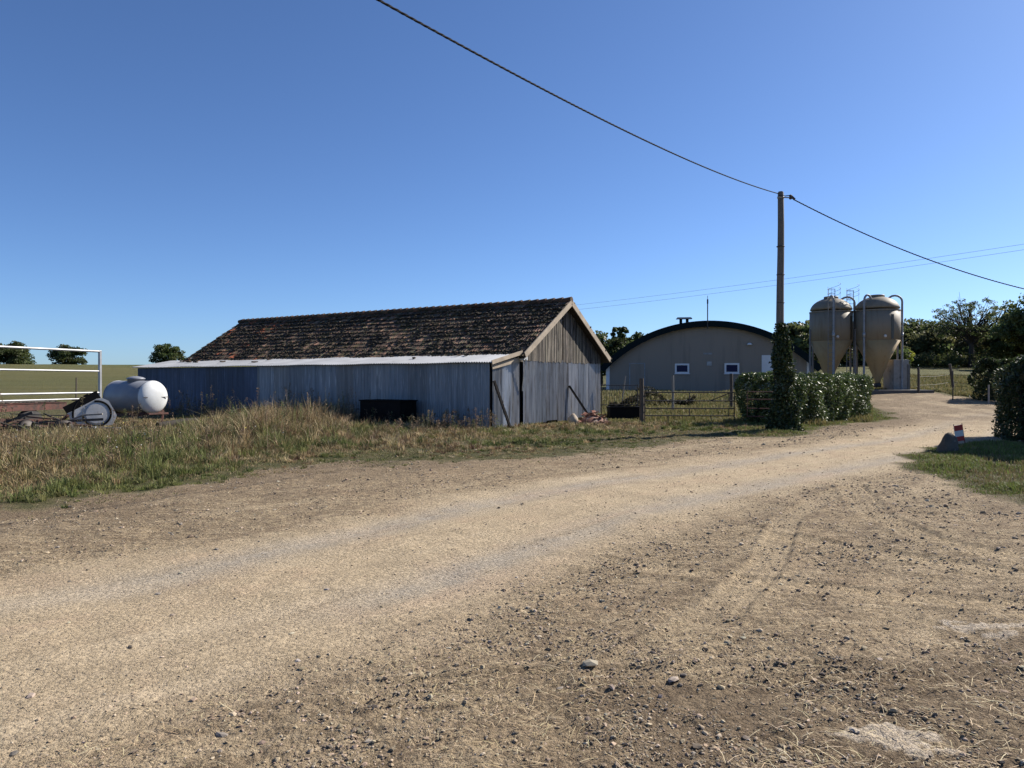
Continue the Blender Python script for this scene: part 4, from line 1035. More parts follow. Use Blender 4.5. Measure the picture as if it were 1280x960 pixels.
# ------------------------------------------------------------------ hedges, ivy, bushes
def hedge(name, c0, along, across, L, W, H, n, size, pal, label, seed, matn='laurel', cat='hedge', bulge=.12, zg=0., rag=.10, core=True):
    rng = np.random.default_rng(seed); a = np.array([*along, 0.]); b = np.array([*across, 0.]); c0 = np.array([c0[0], c0[1], 0.])
    ctr = c0+a*L/2+b*W/2
    root = thing(name, (ctr[0], ctr[1], zg), label, cat)
    # surface-biased sampling of a rounded box
    u = rng.random(n); v = rng.random(n); w = rng.random(n)
    face = rng.integers(0, 6, n); d = 1-np.abs(rng.normal(size=n))*.09
    d = np.clip(d, .4, 1.06)
    p = np.stack([u*2-1, v*2-1, w*2-1], -1)
    ax = face % 3; sg = np.where(face < 3, -1, 1)
    # fewer samples on the ends
    dims = np.array([L/2, W/2, H/2]); ar = np.array([W*H, L*H, L*W]); ax = rng.choice(3, n, p=ar/ar.sum())
    sg = np.where(rng.random(n) < .5, -1, 1); sg = np.where((ax == 2), 1, sg)
    p[np.arange(n), ax] = sg*d
    rr = np.abs(p)**6; k = (rr.sum(1))**(1/6.); k = np.maximum(k, 1); p = p/k[:, None]*np.where(rng.random(n) < .0, 1, 1)[:, None]
    P = p*dims
    nz = fbm(P[:, 0]*1.1+seed, P[:, 2]*1.3+P[:, 1]*1.1, 3)-.5
    off = p*nz[:, None]*bulge*4 + rng.normal(size=(n, 3))*rag*.35
    loc = P+off
    Wp = ctr+a*loc[:, 0:1]+b*loc[:, 1:2]; Wp[:, 2] = zg+H/2+loc[:, 2]
    Wp[:, 2] = np.maximum(Wp[:, 2], zg+.03)
    col = pick(pal, n, rng, .3)*(.75+.5*fbm(loc[:, 0]*2, loc[:, 2]*2+9, 2))[:, None]
    V, Q, C = leaf_cards(Wp, size, col, rng, aspect=.42)
    fast('leaves', V, [Q], M[matn], root, col=C)
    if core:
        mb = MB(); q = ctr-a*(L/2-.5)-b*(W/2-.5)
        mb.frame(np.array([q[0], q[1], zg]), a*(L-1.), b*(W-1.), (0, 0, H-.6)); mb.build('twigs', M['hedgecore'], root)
    return root
dark = [(.035,.055,.018), (.05,.075,.022), (.028,.042,.016), (.065,.085,.03)]
s2 = .7071
hedge('laurel_hedge', (9.1, 24.3), (.713, .701), (-.701, .713), 8.0, 2.0, 1.62, 64000, .046, [(.075,.11,.030), (.11,.15,.042), (.06,.085,.028), (.14,.18,.06)], 'clipped laurel hedge with glossy leaves between the ivy pole and the silos', 1, zg=.05)
hedge('laurel_hedge', (X(1250, 19.6), 19.6), (.86, -.51), (.51, .86), 6.5, 2.4, 2.1, 64000, .046, dark, 'dark laurel hedge at the right edge behind the boulder', 2, zg=-.02, bulge=.2)
hedge('dark_bush', (X(1237, 38), 38), (1, 0), (0, 1), 2.6, 1.8, 2.15, 7000, .09, [(.03,.045,.018), (.045,.06,.024)], 'dark rounded bush beside the track behind the right hedge', 3, matn='leaf', zg=gz(24.5, 38.5), bulge=.3, cat='bush', core=False)
def side_shrubs():
    for i, (x, y, h, w, l) in enumerate([(13.95, 17.3, 4.2, 2.7, 'tall laurel shrub just right of the view, nearest end of the dark hedge'), (15.4, 19.4, 4.0, 2.9, 'tall laurel shrub rising behind the dark hedge')]):
        tree('laurel_shrub', x, y, h, w, l, dark, 140+i, .07, .0, 14000, .09, 60, cat='shrub')
def ivy():
    rng = np.random.default_rng(31); n = 15000; root = thing('ivy', (PX, PY, 0), 'thick dark ivy climbing the lower third of the utility pole', 'ivy')
    t = rng.random(n)**1.25; z = t*3.25
    rad = np.interp(z, [0, .3, .8, 1.6, 2.1, 2.5, 2.9, 3.25], [.42, .35, .29, .28, .25, .19, .15, .09])
    a = rng.random(n)*6.283; rr = rad*(.55+.5*np.sqrt(rng.random(n)))*(1+1.5*(fbm(a*1.5, z*2.6, 3)-.5))+.10*(rng.random(n) < .05)
    P = np.stack([PX+.07*np.interp(z, [0, 1.5, 3], [1.2, 1.1, -.1])+np.cos(a)*rr, PY-.06+np.sin(a)*rr, z+.03], -1)
    V, Q, C = leaf_cards(P, .046, pick(dark, n, rng, .3), rng, aspect=.6)
    fast('leaves', V, [Q], M['laurel'], root, col=C)
    mb = MB()
    for k in range(7):
        pts = []; ph = k*.9
        for j in range(14): z = j*.22; pts.append((PX+math.cos(ph+z*1.1)*.165, PY+math.sin(ph+z*1.1)*.165, z))
        mb.tube(pts, [.03-.0018*j for j in range(14)], 6)
    mb.build('stems', M['bark'], root)
ivy()

# ------------------------------------------------------------------ trees
def tree(name, x, y, h, w, label, pal, seed, trunk=.3, crown0=.25, n=9000, leaf=.16, clumps=60, airy=1., cat='tree', shape='round', zg=None, group=None, limbs=16):
    rng = np.random.default_rng(seed); zg = gz(x, y) if zg is None else zg
    root = thing(name, (x, y, zg), label, cat, group)
    zc = zg+h*crown0; H = h*(1-crown0)
    # clump centres in the crown volume
    C = []
    while len(C) < clumps:
        p = rng.uniform(-1, 1, 3); r_ = np.linalg.norm(p)
        if shape == 'round':
            if r_ > 1 or r_ < .38: continue
            if p[2] < -.55: continue
            q = np.array([p[0]*w/2, p[1]*w/2, (p[2]*.5+.5)*H])
        elif shape == 'column':
            if p[0]**2+p[1]**2 > 1-.55*p[2]: continue
            q = np.array([p[0]*w/2, p[1]*w/2, (p[2]*.5+.5)*H])
        else:
            if p[0]**2+p[1]**2 > 1: continue
            rad = 1-.5*abs(p[2]); q = np.array([p[0]*w/2*rad, p[1]*w/2*rad, (p[2]*.5+.5)*H])
        q[:2] *= (1+(rng.random()-.5)*.35)
        C.append(q)
    C = np.array(C); C[:, 0] += x; C[:, 1] += y; C[:, 2] += zc
    # trunk and limbs
    mb = MB(); lean = rng.normal()*.02*h
    top = np.array([x+lean, y, zg+h*.62])
    tp = [np.array([x, y, zg-.3]), np.array([x+lean*.2, y, zg+h*.15]), np.array([x+lean*.5, y, zg+h*.36]), top]
    mb.tube(tp, [trunk*1.25, trunk, trunk*.75, trunk*.25], 9)
    order = rng.permutation(len(C))[:limbs*3]
    for i, k in enumerate(order):
        f = .3+.65*rng.random(); s = tp[1]+(top-tp[1])*f; e = C[k]
        m = (s+e)/2+np.array([rng.normal(), rng.normal(), .6])*np.linalg.norm(e-s)*.09
        r0 = trunk*(.38 if i < limbs else .16)
        mb.tube([s, m, e], [r0, r0*.6, r0*.18], 6, False)
        if i < limbs:
            for j in range(3):
                e2 = e+rng.normal(size=3)*w*.07; mb.tube([m+(e-m)*.3*j, (m+e2)/2, e2], [r0*.35, r0*.25, r0*.08], 5, False)
    mb.build('trunk', M['bark'], root)
    per = n//clumps; P = []; K = []
    base = pick(pal, clumps, rng, .28)
    for i, c in enumerate(C):
        s = w*(.085+.06*rng.random())*airy
        p = rng.normal(size=(per, 3)); p /= np.maximum(np.linalg.norm(p, axis=1), 1e-6)[:, None]; p *= (rng.random(per)**.4)[:, None]
        P.append(c+p*np.array([s, s, s*.62])*1.35); K.append(np.repeat(base[i:i+1], per, 0)*(.8+.4*rng.random((per, 1))))
    V, Q, Cc = leaf_cards(np.concatenate(P), leaf, np.concatenate(K), rng, aspect=.65)
    fast('crown', V, [Q], M['leaf'], root, col=Cc)
    return root
side_shrubs()
G1 = [(.085,.11,.038), (.11,.13,.05), (.07,.09,.034)]
G2 = [(.10,.115,.04), (.085,.10,.035), (.12,.13,.05)]
GD = [(.11,.14,.055), (.145,.165,.068), (.17,.175,.08)]
Yf = 205.
tree('oak_tree', X(15, Yf), Yf, 7.6, 9.4, 'broad dark tree on the field ridge, leftmost of three', G1, 41, .35, .0, 9000, .26, 70, zg=Z(463, Yf))
tree('oak_tree', X(86, Yf), Yf, 6.8, 8.2, 'round dark tree on the field ridge, seen through the trailer rails', G1, 42, .3, .0, 7000, .24, 55, zg=Z(463, Yf))
tree('oak_tree', X(208, 190), 190., 6.3, 7.2, 'small round tree on the ridge just above the left end of the barn roof', G1, 43, .3, .0, 6000, .22, 50, zg=Z(461, 190))
# right side
tree('oak_tree', X(1214, 95), 95., 9.0, 9.8, 'tall airy oak with visible limbs standing above the wood at the right', [(.09,.115,.04), (.12,.14,.05)], 51, .36, .28, 11000, .085, 250, airy=.30, shape='round', limbs=44)
tree('oak_tree', X(1298, 86), 86., 8.9, 8.0, 'dense tall tree cut by the right edge of the view', [(.12,.15,.055), (.15,.17,.065)], 52, .42, .15, 11000, .2, 90, airy=.9)
tree('young_tree', X(1155, 78), 82., 2.4, 2.0, 'small bright yellow-green tree at the pasture edge before the wood', [(.45,.46,.09), (.36,.38,.08)], 53, .07, .3, 2500, .1, 26)
tree('poplar_tree', X(773, 130), 130., 10.6, 3.6, 'slender poplar rising above the trees behind the barn gable', G1, 54, .22, .10, 7500, .22, 75, airy=.75, shape='column', zg=.5)
bt = [(752, 120, 8.3, 7.5), (790, 135, 9.3, 8), (810, 128, 8.6, 8), (768, 118, 7.0, 6)]
lab = ['dark bushy tree directly behind the right eave of the barn', 'bushy tree behind the left slope of the arched roof, right of the poplar', 'low tree peeping over the arched roof left of its vent', 'low dark tree in front of the poplar, behind the arched roof']
for i, (px, Y, h, w) in enumerate(bt): tree('bushy_tree', X(px, Y), float(Y), h, w, lab[i], G1, 60+i, .25, .08, 5000, .25, 40, zg=.6, group='trees behind the arched building')
rt = [(1022, 92, 5.6, 8, G2), (1000, 84, 5.6, 6, G1), (1060, 105, 6.0, 10, G1), (1132, 112, 6.6, 10, G1), (1160, 108, 6.2, 9, G1), (1185, 104, 5.6, 9, GD), (1245, 108, 5.8, 10, GD), (1120, 90, 3.0, 3.0, G2), (1268, 98, 5.6, 8, G1)]
lab = ['olive green tree between the arched roof and the left silo', 'low tree right behind the right end of the arched roof', 'dark tree seen in the gap between the two silos', 'round dark tree just right of the right silo', 'dark tree of the wood between the silo and the airy oak', 'dark low tree at the left foot of the airy oak', 'dark tree filling the gap right of the airy oak', 'rounded olive shrub just behind the concrete block', 'dark tree behind the bush by the track']
for i, (px, Y, h, w, pal) in enumerate(rt): tree('bushy_tree', X(px, Y), float(Y), h, w, lab[i], pal, 80+i, .25, .05, 6500, .22, 50, group='trees along the edge of the wood')

def wood(name, x0, x1, Y0, Y1, hmin, hmax, n, seed, pal, zg, leaf=.4):
    rng = np.random.default_rng(seed); k = 230; P = []; K = []; per = n//k
    base = pick(pal, k, rng, .3)
    for i in range(k):
        u = rng.random(); Y = Y0+(Y1-Y0)*rng.random(); x = x0+(x1-x0)*u
        hh = (hmin+(hmax-hmin)*float(fbm(np.array([u*9+seed]), np.array([3.]), 3)[0]))*(.2+.8*rng.random()**.6)
        p = rng.normal(size=(per, 3))*np.array([1.5, 1.3, .95]); P.append(np.array([x, Y, zg+hh*.88])+p*.9); K.append(np.repeat(base[i:i+1], per, 0)*(.8+.4*rng.random((per, 1))))
    V, Q, C = leaf_cards(np.concatenate(P), leaf, np.concatenate(K), rng, aspect=.7)
    V[:, 2] = np.maximum(V[:, 2], zg-.5)
    o = fast(name, V, [Q], M['leaf'], col=C)
    tag(o, 'continuous dark belt of distant woodland closing the view behind the silos and pasture', 'wood', kind='stuff')
wood('woodland', X(985, 125), X(1420, 125), 112, 130, 3.6, 6.4, 52000, 7, [(.13,.16,.065), (.16,.185,.075), (.20,.20,.09)], 3.3, .34)
def shrubs():
    rng = np.random.default_rng(77)
    for i, (px, Y, w, h, l) in enumerate([(1135, 96, 6, 1.8, 'low shrub thicket behind the concrete block'), (1176, 96, 5, 1.5, 'greyish shrub thicket right of the yellow-green tree'), (1205, 96, 8, 1.7, 'low shrub thicket below the airy oak'), (1110, 66, 3.5, 2.6, 'loose green shrub seen under the right silo')]):
        tree('shrub', X(px, Y), float(Y), h, w, l, G1 if i % 2 else G2, 90+i, .06, .0, 2600, .13, 26, cat='shrub', group='shrubs at the pasture edge')
shrubs()
# dark brambles and earth behind the gate
for i, (px, Y, L_, H_, l) in enumerate([(806, 37, 2.7, .5, 'low dark bramble row behind the field gate'), (756, 33, 1.6, .62, 'dark bramble clump behind the wire mesh fence')]):
    hedge('bramble', (X(px, Y), Y), (1, 0), (0, 1), L_, .9, H_, 2600, .06, [(.02,.024,.012), (.035,.035,.018), (.05,.04,.025)], l, 100+i, matn='leaf', cat='bramble', zg=gz(X(px, Y), Y)-.05, bulge=.4, core=False)

# ------------------------------------------------------------------ grasses
EXCL = []
def in_barn(x, y):
    dx, dy = x-SC[0], y-SC[1]; t = dx*SG[0]+dy*SG[1]; s = dx*SL[0]+dy*SL[1]
    return (t > .02) & (t < 8) & (s > -.02) & (s < 19.6)
def sample(n, x0, x1, y0, y1, rng, power=0.):
    return np.stack([rng.uniform(x0, x1, n), rng.uniform(y0, y1, n)], -1)
def polar(n, r0, r1, a0, a1, rng, e=1.):
    u = rng.random(n)
    r = r0*(r1/r0)**u if e == 1. else (r0**(1-e)+(r1**(1-e)-r0**(1-e))*u)**(1/(1-e))
    a = np.radians(rng.uniform(a0, a1, n)); return np.stack([np.sin(a)*r, np.cos(a)*r], -1)
DRY = [(.36,.27,.145), (.29,.21,.115), (.42,.33,.19), (.22,.16,.09), (.20,.175,.08)]
GREEN = [(.14,.155,.05), (.18,.185,.065), (.10,.115,.04), (.21,.195,.08)]
def grass():
    rng = np.random.default_rng(101)
    # tall dry grass of the verge
    xy = polar(330000, 9, 38, -44, 21, rng, .35)
    m = masks(xy[:, 0], xy[:, 1]); d = -m['dirt']
    keep = (d > -1.3) & ~in_barn(xy[:, 0], xy[:, 1]) & (m['island'] < 0)
    pn = fbm(xy[:, 0]*.55+3, xy[:, 1]*.55, 3); dens = sst(0, .9, d)*(.25+.75*sst(.36, .56, pn)); dens = np.maximum(dens, .5*sst(.60, .72, fbm(xy[:, 0]*1.9, xy[:, 1]*1.9+50, 3))*sst(-1.3, .2, d))
    # mown yard beyond the gate is short
    yard = sst(25.5, 28, xy[:, 1]-.0*xy[:, 0])*sst(1, 3, xy[:, 0]-.0)
    right = sst(-6.5, -1.5, xy[:, 0])
    keep &= rng.random(len(xy)) < dens
    xy = xy[keep]; d = d[keep]; pn = pn[keep]; yard = yard[keep]; right = right[keep]; n = len(xy)
    tuft = vnoise(xy[:, 0]*4.5, xy[:, 1]*4.5); t2 = fbm(xy[:, 0]*1.7+31, xy[:, 1]*1.7, 2)
    hh = np.interp(d, [0, .8, 2., 3.5, 6], [.03, .05, .09, .14, .18])*(1-.58*right)*(1-.6*yard)
    jk = 1-.62*sst(-8.2, -9.2, xy[:, 0])*sst(17.5, 19.5, xy[:, 1]); hh = hh*(.45+1.1*pn)*(.55+.9*tuft)*(.6+.8*t2)*jk*(.55+.75*rng.random(n)); hh = np.maximum(hh, .035)
    dryp = np.clip(np.interp(d, [0, .8, 2, 4], [.25, .35, .55, .68])+(t2-.5)*1.6+(tuft-.5)*.5 - .25*sst(-9, -2, xy[:, 0])*sst(22, 14, xy[:, 1]) + (pn-.5)*2.4, .08, .93)*(1-.7*yard) 
    dry = rng.random(n) < dryp
    col = np.where(dry[:, None], pick(DRY, n, rng, .25), pick(GREEN, n, rng, .25))
    col = np.where((yard[:, None] > .5), pick([(.13,.15,.05), (.20,.19,.08), (.16,.17,.06)], n, rng), col)
    w = .004+.0009*np.hypot(xy[:, 0], xy[:, 1])*.8; w = w*(.7+.6*rng.random(n))
    V, Q, T, C = blades(xy, hh, w, col, rng, 1.0)
    tag(fast('tall_grass', V, [Q, T], M['blade'], loc=(0, 0, 0), col=C), 'uncut straw-coloured and green grass covering the verge in front of the barn', 'grass', kind='stuff')
    # separate tufts
    c = polar(15000, 9.2, 34, -42, 21, rng, .6); m = masks(c[:, 0], c[:, 1]); d = -m['dirt']
    pn = fbm(c[:, 0]*.8+11, c[:, 1]*.8, 3)
    keep = (d > -.6) & ~in_barn(c[:, 0], c[:, 1]) & (m['island'] < 0) & (rng.random(len(c)) < sst(-.6, 1.2, d)*(.1+.9*sst(.38, .58, pn))) & ~((c[:, 1] > 25.5) & (c[:, 0] > 1))
    c = c[keep]; d = d[keep]; pn = pn[keep]; k = len(c); per = 26
    th = np.interp(d, [-.5, .8, 2.2, 4.5], [.06, .12, .26, .42])*(.5+1.0*rng.random(k))*(1-.62*sst(-6.5, -1.5, c[:, 0])); wl = sst(-13, -10.5, c[:, 0])*sst(-4.5, -7, c[:, 0])*sst(17, 20, c[:, 1]); th = th*(1+.75*wl*sst(.35, .6, fbm(c[:, 0]*.9, c[:, 1]*.9+20, 2))); th = th*(1-.68*sst(-8.2, -9.2, c[:, 0])*sst(17.5, 19.5, c[:, 1])); tr = .03+.10*rng.random(k)*np.minimum(th*4, 1)
    g = rng.random(k) < np.clip(.50-.10*d+(fbm(c[:, 0]*.5, c[:, 1]*.5+7, 2)-.5)*3, .12, .95)
    tc = np.where(g[:, None], pick([(.16,.18,.055), (.12,.14,.045), (.22,.22,.085), (.09,.11,.035)], k, rng, .25), pick(DRY+[(.16,.10,.06), (.46,.37,.22)], k, rng, .3))
    i_ = np.repeat(np.arange(k), per); o_ = rng.normal(size=(len(i_), 2))*.6; xy = c[i_]+o_*tr[i_][:, None]
    hh = th[i_]*(.45+.7*rng.random(len(i_))); w = (.0045+.0007*np.hypot(xy[:, 0], xy[:, 1]))*(.7+.6*rng.random(len(i_)))
    V, Q, T, C = blades(xy, hh, w, tc[i_]*(.75+.5*rng.random((len(i_), 1))), rng, .8, out=o_)
    tag(fast('grass_tufts', V, [Q, T], M['blade'], loc=(0, 0, 0), col=C), 'uneven green and straw-brown tufts standing out of the verge', 'grass', kind='stuff')
    # seed-head stalks and weeds along the wall
    n = 760; s = rng.uniform(-.5, 19.5, n); t = -np.abs(rng.normal(size=n))*1.1-.15
    base = SC[None]+SG[None]*t[:, None]+SL[None]*s[:, None]
    extra = polar(330, 12, 23, -38, -4, rng, .5); mm = masks(extra[:, 0], extra[:, 1]); extra = extra[(-mm['dirt'] > 2.0) & ~in_barn(extra[:, 0], extra[:, 1])]
    bx = np.concatenate([base[:, :2], extra]); n = len(bx); cl = fbm(bx[:, 0]*.7, bx[:, 1]*.7+3, 2)
    hh = (.25+1.05*sst(.48, .66, cl)*rng.random(n)**.8+.25*rng.random(n)); hh = np.where(bx[:, 0] > -5, hh*.5, hh); hh = np.where((bx[:, 0] < -9.3) & (bx[:, 1] > 18.5) & (bx[:, 1] < 25), hh*.35, hh)
    zb = height(bx[:, 0], bx[:, 1]); VV = []; CC = []; P = []; K = []
    lean = rng.normal(size=(n, 2))*.10
    mb_v = []; q = []; col = pick([(.20,.14,.09), (.26,.19,.12), (.15,.12,.07), (.13,.14,.06)], n, rng, .25)
    for i in range(n):
        p0 = np.array([bx[i, 0], bx[i, 1], zb[i]-.02]); p1 = p0+np.array([lean[i, 0]*hh[i], lean[i, 1]*hh[i], hh[i]])
        a = rng.random()*3.14; sd = np.array([math.cos(a), math.sin(a), 0])*.006; k = len(mb_v)
        mb_v += [p0-sd, p0+sd, p1+sd*.5, p1-sd*.5]; q.append((k, k+1, k+2, k+3)); CC += [col[i]]*4
        m = int(22+46*rng.random()); f = 1-.55*rng.random(m)**1.4
        P.append(p0+(p1-p0)*f[:, None]+rng.normal(size=(m, 3))*(.016+.085*(1-f))[:, None]); K.append(np.repeat(col[i:i+1]*(.8+.5*rng.random()), m, 0))
    V2, Q2, C2 = leaf_cards(np.concatenate(P), .018, np.concatenate(K), rng, aspect=.45)
    V = np.concatenate([np.array(mb_v), V2]); Q = np.concatenate([np.array(q), Q2+len(mb_v)]); C = np.concatenate([np.array(CC), C2])
    tag(fast('tall_weeds', V, [Q], M['blade'], loc=(0, 0, 0), col=C), 'tall brown seed-headed weeds standing along the zinc wall', 'weeds', kind='stuff')
    # flowers
    n = 120; c = GP(90, 590); xy = np.stack([rng.normal(size=n)*1.6+c[0]-1.5, rng.normal(size=n)*1.6+c[1]+3.2], -1)
    zz = height(xy[:, 0], xy[:, 1])+.32+.15*rng.random(n)
    P = np.stack([xy[:, 0], xy[:, 1], zz], -1); colr = pick([(.7,.68,.6), (.7,.68,.6), (.72,.6,.08)], n, rng, .1)
    V, Q, C = leaf_cards(P, .013, colr, rng, aspect=.9)
    tag(fast('wild_flowers', V, [Q], M['straw'], loc=(0, 0, 0), col=C), 'scattered tiny white and yellow wild flowers in the dry grass near the trailer', 'flowers', kind='stuff')
    # grass island at the right and strip by the hedge
    xy = np.concatenate([polar(120000, 8.5, 22, 24, 43, rng, .5), polar(90000, 20, 42, 17, 33, rng, .5)])
    m = masks(xy[:, 0], xy[:, 1]); d = -m['dirt']; n1 = fbm(xy[:, 0]*1.3, xy[:, 1]*1.3, 3)
    keep = (d > -.15) & (rng.random(len(xy)) < sst(-.15, .5, d)*(.35+.65*sst(.35, .55, n1))); xy = xy[keep]; d = d[keep]; n1 = n1[keep]; n = len(xy)
    hh = (.035+.06*sst(0, .9, d)*n1*2)*(.6+.7*rng.random(n)); dry = rng.random(n) < .30+.5*sst(.6, .35, n1)
    col = np.where(dry[:, None], pick([(.24,.19,.10), (.19,.16,.075)], n, rng), pick([(.17,.22,.05), (.21,.25,.07), (.13,.16,.045)], n, rng, .25))
    w = .004+.0006*np.hypot(xy[:, 0], xy[:, 1])
    V, Q, T, C = blades(xy, hh, w, col, rng, .9)
    tag(fast('short_grass', V, [Q, T], M['blade'], loc=(0, 0, 0), col=C), 'short green turf growing round the boulder and along the hedge foot', 'grass', kind='stuff')
    # pasture tufts
    xy = np.concatenate([polar(60000, 40, 78, 26, 36, rng, 1.), polar(50000, 27, 60, 2, 26, rng, 1.)])
    m = masks(xy[:, 0], xy[:, 1]); keep = (-m['dirt'] > .3); xy = xy[keep]; n = len(xy)
    nn = fbm(xy[:, 0]*.5, xy[:, 1]*.5, 3)
    hh = (.08+.18*sst(.4, .65, nn))*(.6+.6*rng.random(n)); col = pick([(.25,.21,.09), (.19,.18,.07), (.30,.25,.12), (.14,.15,.055)], n, rng, .2)
    V, Q, T, C = blades(xy, hh, .02+.0007*np.hypot(xy[:, 0], xy[:, 1]), col, rng, .6)
    tag(fast('pasture_grass', V, [Q, T], M['blade'], loc=(0, 0, 0), col=C), 'rough grass of the paddock round the arched building and the pasture', 'grass', kind='stuff')
grass()

# ------------------------------------------------------------------ stones, clods, straw on the yard
def stones():
    rng = np.random.default_rng(202); xy = polar(480000, 2.5, 30, -44, 44, rng, 1.15)
    m = masks(xy[:, 0], xy[:, 1]); rough = np.clip(1.08-m['road'], 0, 1)
    pn = fbm(xy[:, 0]*1.6, xy[:, 1]*1.6, 4); pb = fbm(xy[:, 0]*5.5, xy[:, 1]*5.5, 2)
    pr = .72*(.10+.90*rough)*(.10+.9*sst(.43, .62, pn))*(.25+.75*sst(.4, .6, pb))*(m['dirt'] > -.1); pr = (pr*.85+.05)*np.interp(xy[:, 1], [2.5, 4.5, 7], [.62, .8, 1])
    pr *= np.where(xy[:, 0]-.62*xy[:, 1] < -4.8, .55, 1.)
    for (px, py, rx) in [(1105, 930, .36), (1160, 930, .14), (1215, 786, .3)]:
        a_, b_ = GP(px, py); pr = pr*sst(.6, 1.3, np.hypot((xy[:, 0]-a_)/rx, (xy[:, 1]-b_)/(rx*.6)))
    keep = rng.random(len(xy)) < pr; xy = xy[keep]; n = len(xy); ro = rough[keep]
    rr = np.hypot(xy[:, 0], xy[:, 1])
    s = np.exp(rng.normal(size=n)*.60)*.0020*(1+.10*rr)*(.7+.45*ro); s = np.clip(s, .0013, .0105+.0014*rr)
    v, f = icos(); sc = np.stack([.8+.7*rng.random(n), .7+.5*rng.random(n), .45+.4*rng.random(n)], -1)*s[:, None]
    jit = 1+(rng.random((n, 12))-.5)*.95
    W = v[None]*jit[..., None]*sc[:, None]
    a = rng.random(n)*6.283; c_, s_ = np.cos(a)[:, None], np.sin(a)[:, None]
    x = W[..., 0]*c_-W[..., 1]*s_; y = W[..., 0]*s_+W[..., 1]*c_
    z0 = height(xy[:, 0], xy[:, 1])
    V = np.stack([x+xy[:, 0:1], y+xy[:, 1:2], W[..., 2]+(z0+sc[:, 2]*.35)[:, None]], -1).reshape(-1, 3)
    Fc = (np.arange(n)[:, None, None]*12+f[None]).reshape(-1, 3)
    col = pick([(.36,.28,.19), (.30,.23,.155), (.40,.32,.22), (.24,.185,.125), (.46,.38,.28), (.17,.135,.10)], n, rng, .2)
    tag(fast('gravel', V, [Fc], M['pebble'], loc=(0, 0, 0), col=np.repeat(col, 12, 0)), 'loose clods, pebbles and grit scattered over the dirt yard', 'gravel', kind='stuff')
    # bigger flat stones, each countable only up close
    n = 90; xy = polar(n, 3.2, 16, -40, 42, rng, 1.); m = masks(xy[:, 0], xy[:, 1]); xy = xy[m['dirt'] > .2]
    more = [GP(*p) for p in [(762, 838), (738, 836), (655, 858), (574, 738), (283, 643), (296, 641), (215, 668), (262, 696), (246, 672), (230, 689), (270, 688), (700, 860), (640, 640), (1000, 870), (930, 800)]]
    xy = np.concatenate([xy, np.array(more)]); n = len(xy)
    s = np.clip(np.exp(rng.normal(size=n)*.4)*.014, .006, .035); W = v[None]*(1+(rng.random((n, 12))-.5)*.5)[..., None]*(np.stack([1+.6*rng.random(n), .8+.3*rng.random(n), .3+.25*rng.random(n)], -1)*s[:, None])[:, None]
    a = rng.random(n)*6.283; c_, s_ = np.cos(a)[:, None], np.sin(a)[:, None]; x = W[..., 0]*c_-W[..., 1]*s_; y = W[..., 0]*s_+W[..., 1]*c_
    z0 = height(xy[:, 0], xy[:, 1]); V = np.stack([x+xy[:, 0:1], y+xy[:, 1:2], W[..., 2]+(z0+s*.12)[:, None]], -1).reshape(-1, 3)
    Fc = (np.arange(n)[:, None, None]*12+f[None]).reshape(-1, 3)
    col = pick([(.42,.37,.30), (.36,.31,.25), (.25,.21,.17), (.13,.11,.09)], n, rng, .15)
    tag(fast('flat_stones', V, [Fc], M['pebble'], loc=(0, 0, 0), col=np.repeat(col, 12, 0)), 'scattered flat pale stones half sunk in the yard', 'stones', kind='stuff')
    # straw
    n = 6500; xy = polar(n*3, 2.6, 13, -35, 42, rng, 1.1); m = masks(xy[:, 0], xy[:, 1]); pn = fbm(xy[:, 0]*1.1+30, xy[:, 1]*1.1, 3)
    pr = sst(.40, .66, pn)*(m['road'] < .6)*(m['dirt'] > 0)*(.25+.75*sst(5.6, 3.9, xy[:, 1]))
    c = GP(1140, 860); pr = np.maximum(pr, .9*np.exp(-(((xy[:, 0]-c[0])/.45)**2+((xy[:, 1]-c[1])/.25)**2)))
    xy = xy[rng.random(len(xy)) < pr][:n]; n = len(xy)
    a = rng.random(n)*6.283; L = (.008+.055*rng.random(n)**3); d = np.stack([np.cos(a), np.sin(a), (rng.random(n)-.4)*.35], -1)*L[:, None]
    sd = np.stack([-np.sin(a), np.cos(a), np.zeros(n)], -1)*(.0007+.0009*rng.random(n))[:, None]
    p = np.stack([xy[:, 0], xy[:, 1], height(xy[:, 0], xy[:, 1])+.008+.008*rng.random(n)], -1)
    bend = np.array([0, 0, 1.])*(L*.12)[:, None]+sd*rng.normal(size=(n, 1))*3
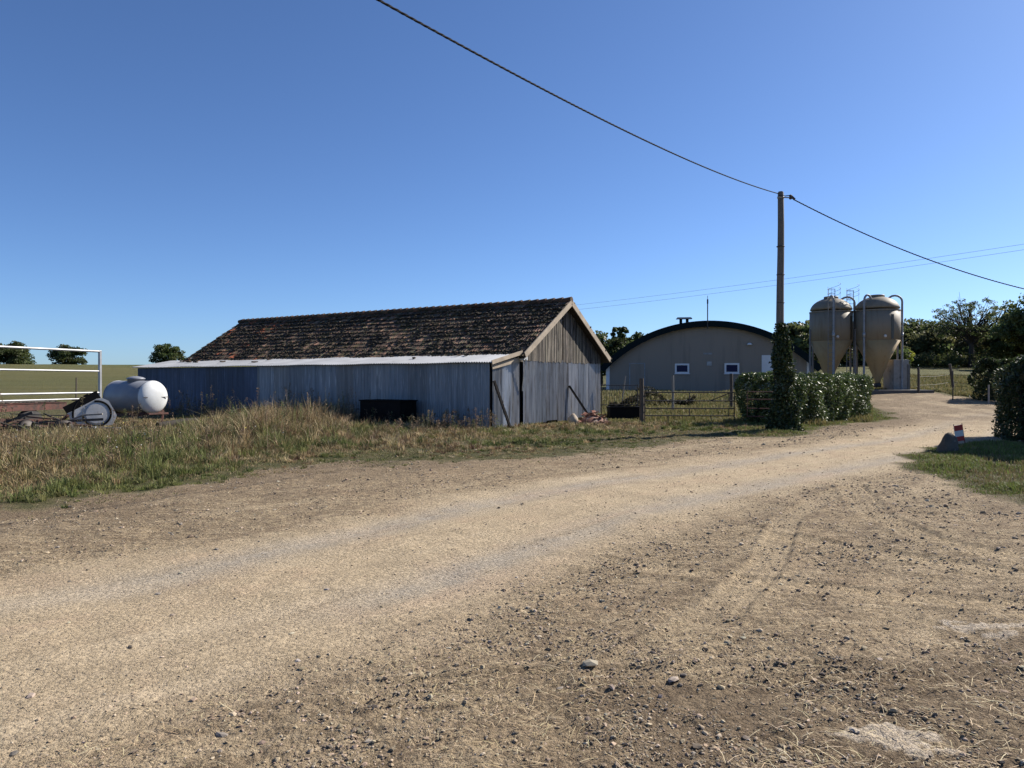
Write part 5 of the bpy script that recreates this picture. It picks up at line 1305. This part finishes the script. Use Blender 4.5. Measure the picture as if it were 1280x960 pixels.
    V = np.stack([p-d-sd, p-d+sd, p+bend+sd, p+bend-sd, p+d+sd, p+d-sd], 1).reshape(-1, 3); k = np.arange(n)[:, None]*6
    Q = np.concatenate([k+np.array([[0, 1, 2, 3]]), k+np.array([[3, 2, 4, 5]])])
    col = pick([(.55,.44,.26), (.47,.37,.21), (.62,.52,.34), (.35,.27,.16)], n, rng, .15)
    tag(fast('straw', V, [Q], M['straw'], loc=(0, 0, 0), col=np.repeat(col, 6, 0)), 'dropped bits of straw and dry stalks on the dirt yard', 'straw', kind='stuff')
stones()

# ------------------------------------------------------------------ light, sky, camera
AZ, EL = R(60), R(36)
sun = bpy.data.lights.new('sun', 'SUN'); sun.energy = 5.0; sun.angle = R(.53); sun.color = (1, .93, .83)
so = bpy.data.objects.new('sun', sun); COL.objects.link(so); so.location = (60, 20, 60)
import mathutils
sv = mathutils.Vector((math.sin(AZ)*math.cos(EL), math.cos(AZ)*math.cos(EL), math.sin(EL)))
so.rotation_euler = (-sv).to_track_quat('-Z', 'Y').to_euler()
w = bpy.data.worlds.new('World'); scene.world = w; w.use_nodes = True; nt = w.node_tree
bg = nt.nodes['Background']; sk = nt.nodes.new('ShaderNodeTexSky'); sk.sky_type = 'NISHITA'; sk.sun_disc = False
sk.sun_elevation = EL; sk.sun_rotation = AZ; sk.altitude = 0; sk.air_density = .7; sk.dust_density = .4; sk.ozone_density = 3.0
nt.links.new(mixc(nt, 1.0, sk.outputs[0], (.93, 1.15, 1.44), 'MULTIPLY'), bg.inputs[0]); bg.inputs[1].default_value = .0605
cam = bpy.data.cameras.new('camera'); cam.lens = 26; cam.sensor_width = 36; cam.clip_end = 6000; cam.clip_start = .05
co = bpy.data.objects.new('camera', cam); COL.objects.link(co); co.location = (0, 0, CAMZ)
co.rotation_euler = (math.pi/2-math.atan(6/F), 0, 0); scene.camera = co
vs = scene.view_settings; vs.view_transform = 'Standard'; vs.look = 'None'; vs.gamma = 1; vs.exposure = .74
scene.render.engine = 'CYCLES'; scene.cycles.max_bounces = 5; scene.cycles.use_denoising = True
scene.cycles.diffuse_bounces = 3; scene.cycles.transparent_max_bounces = 4
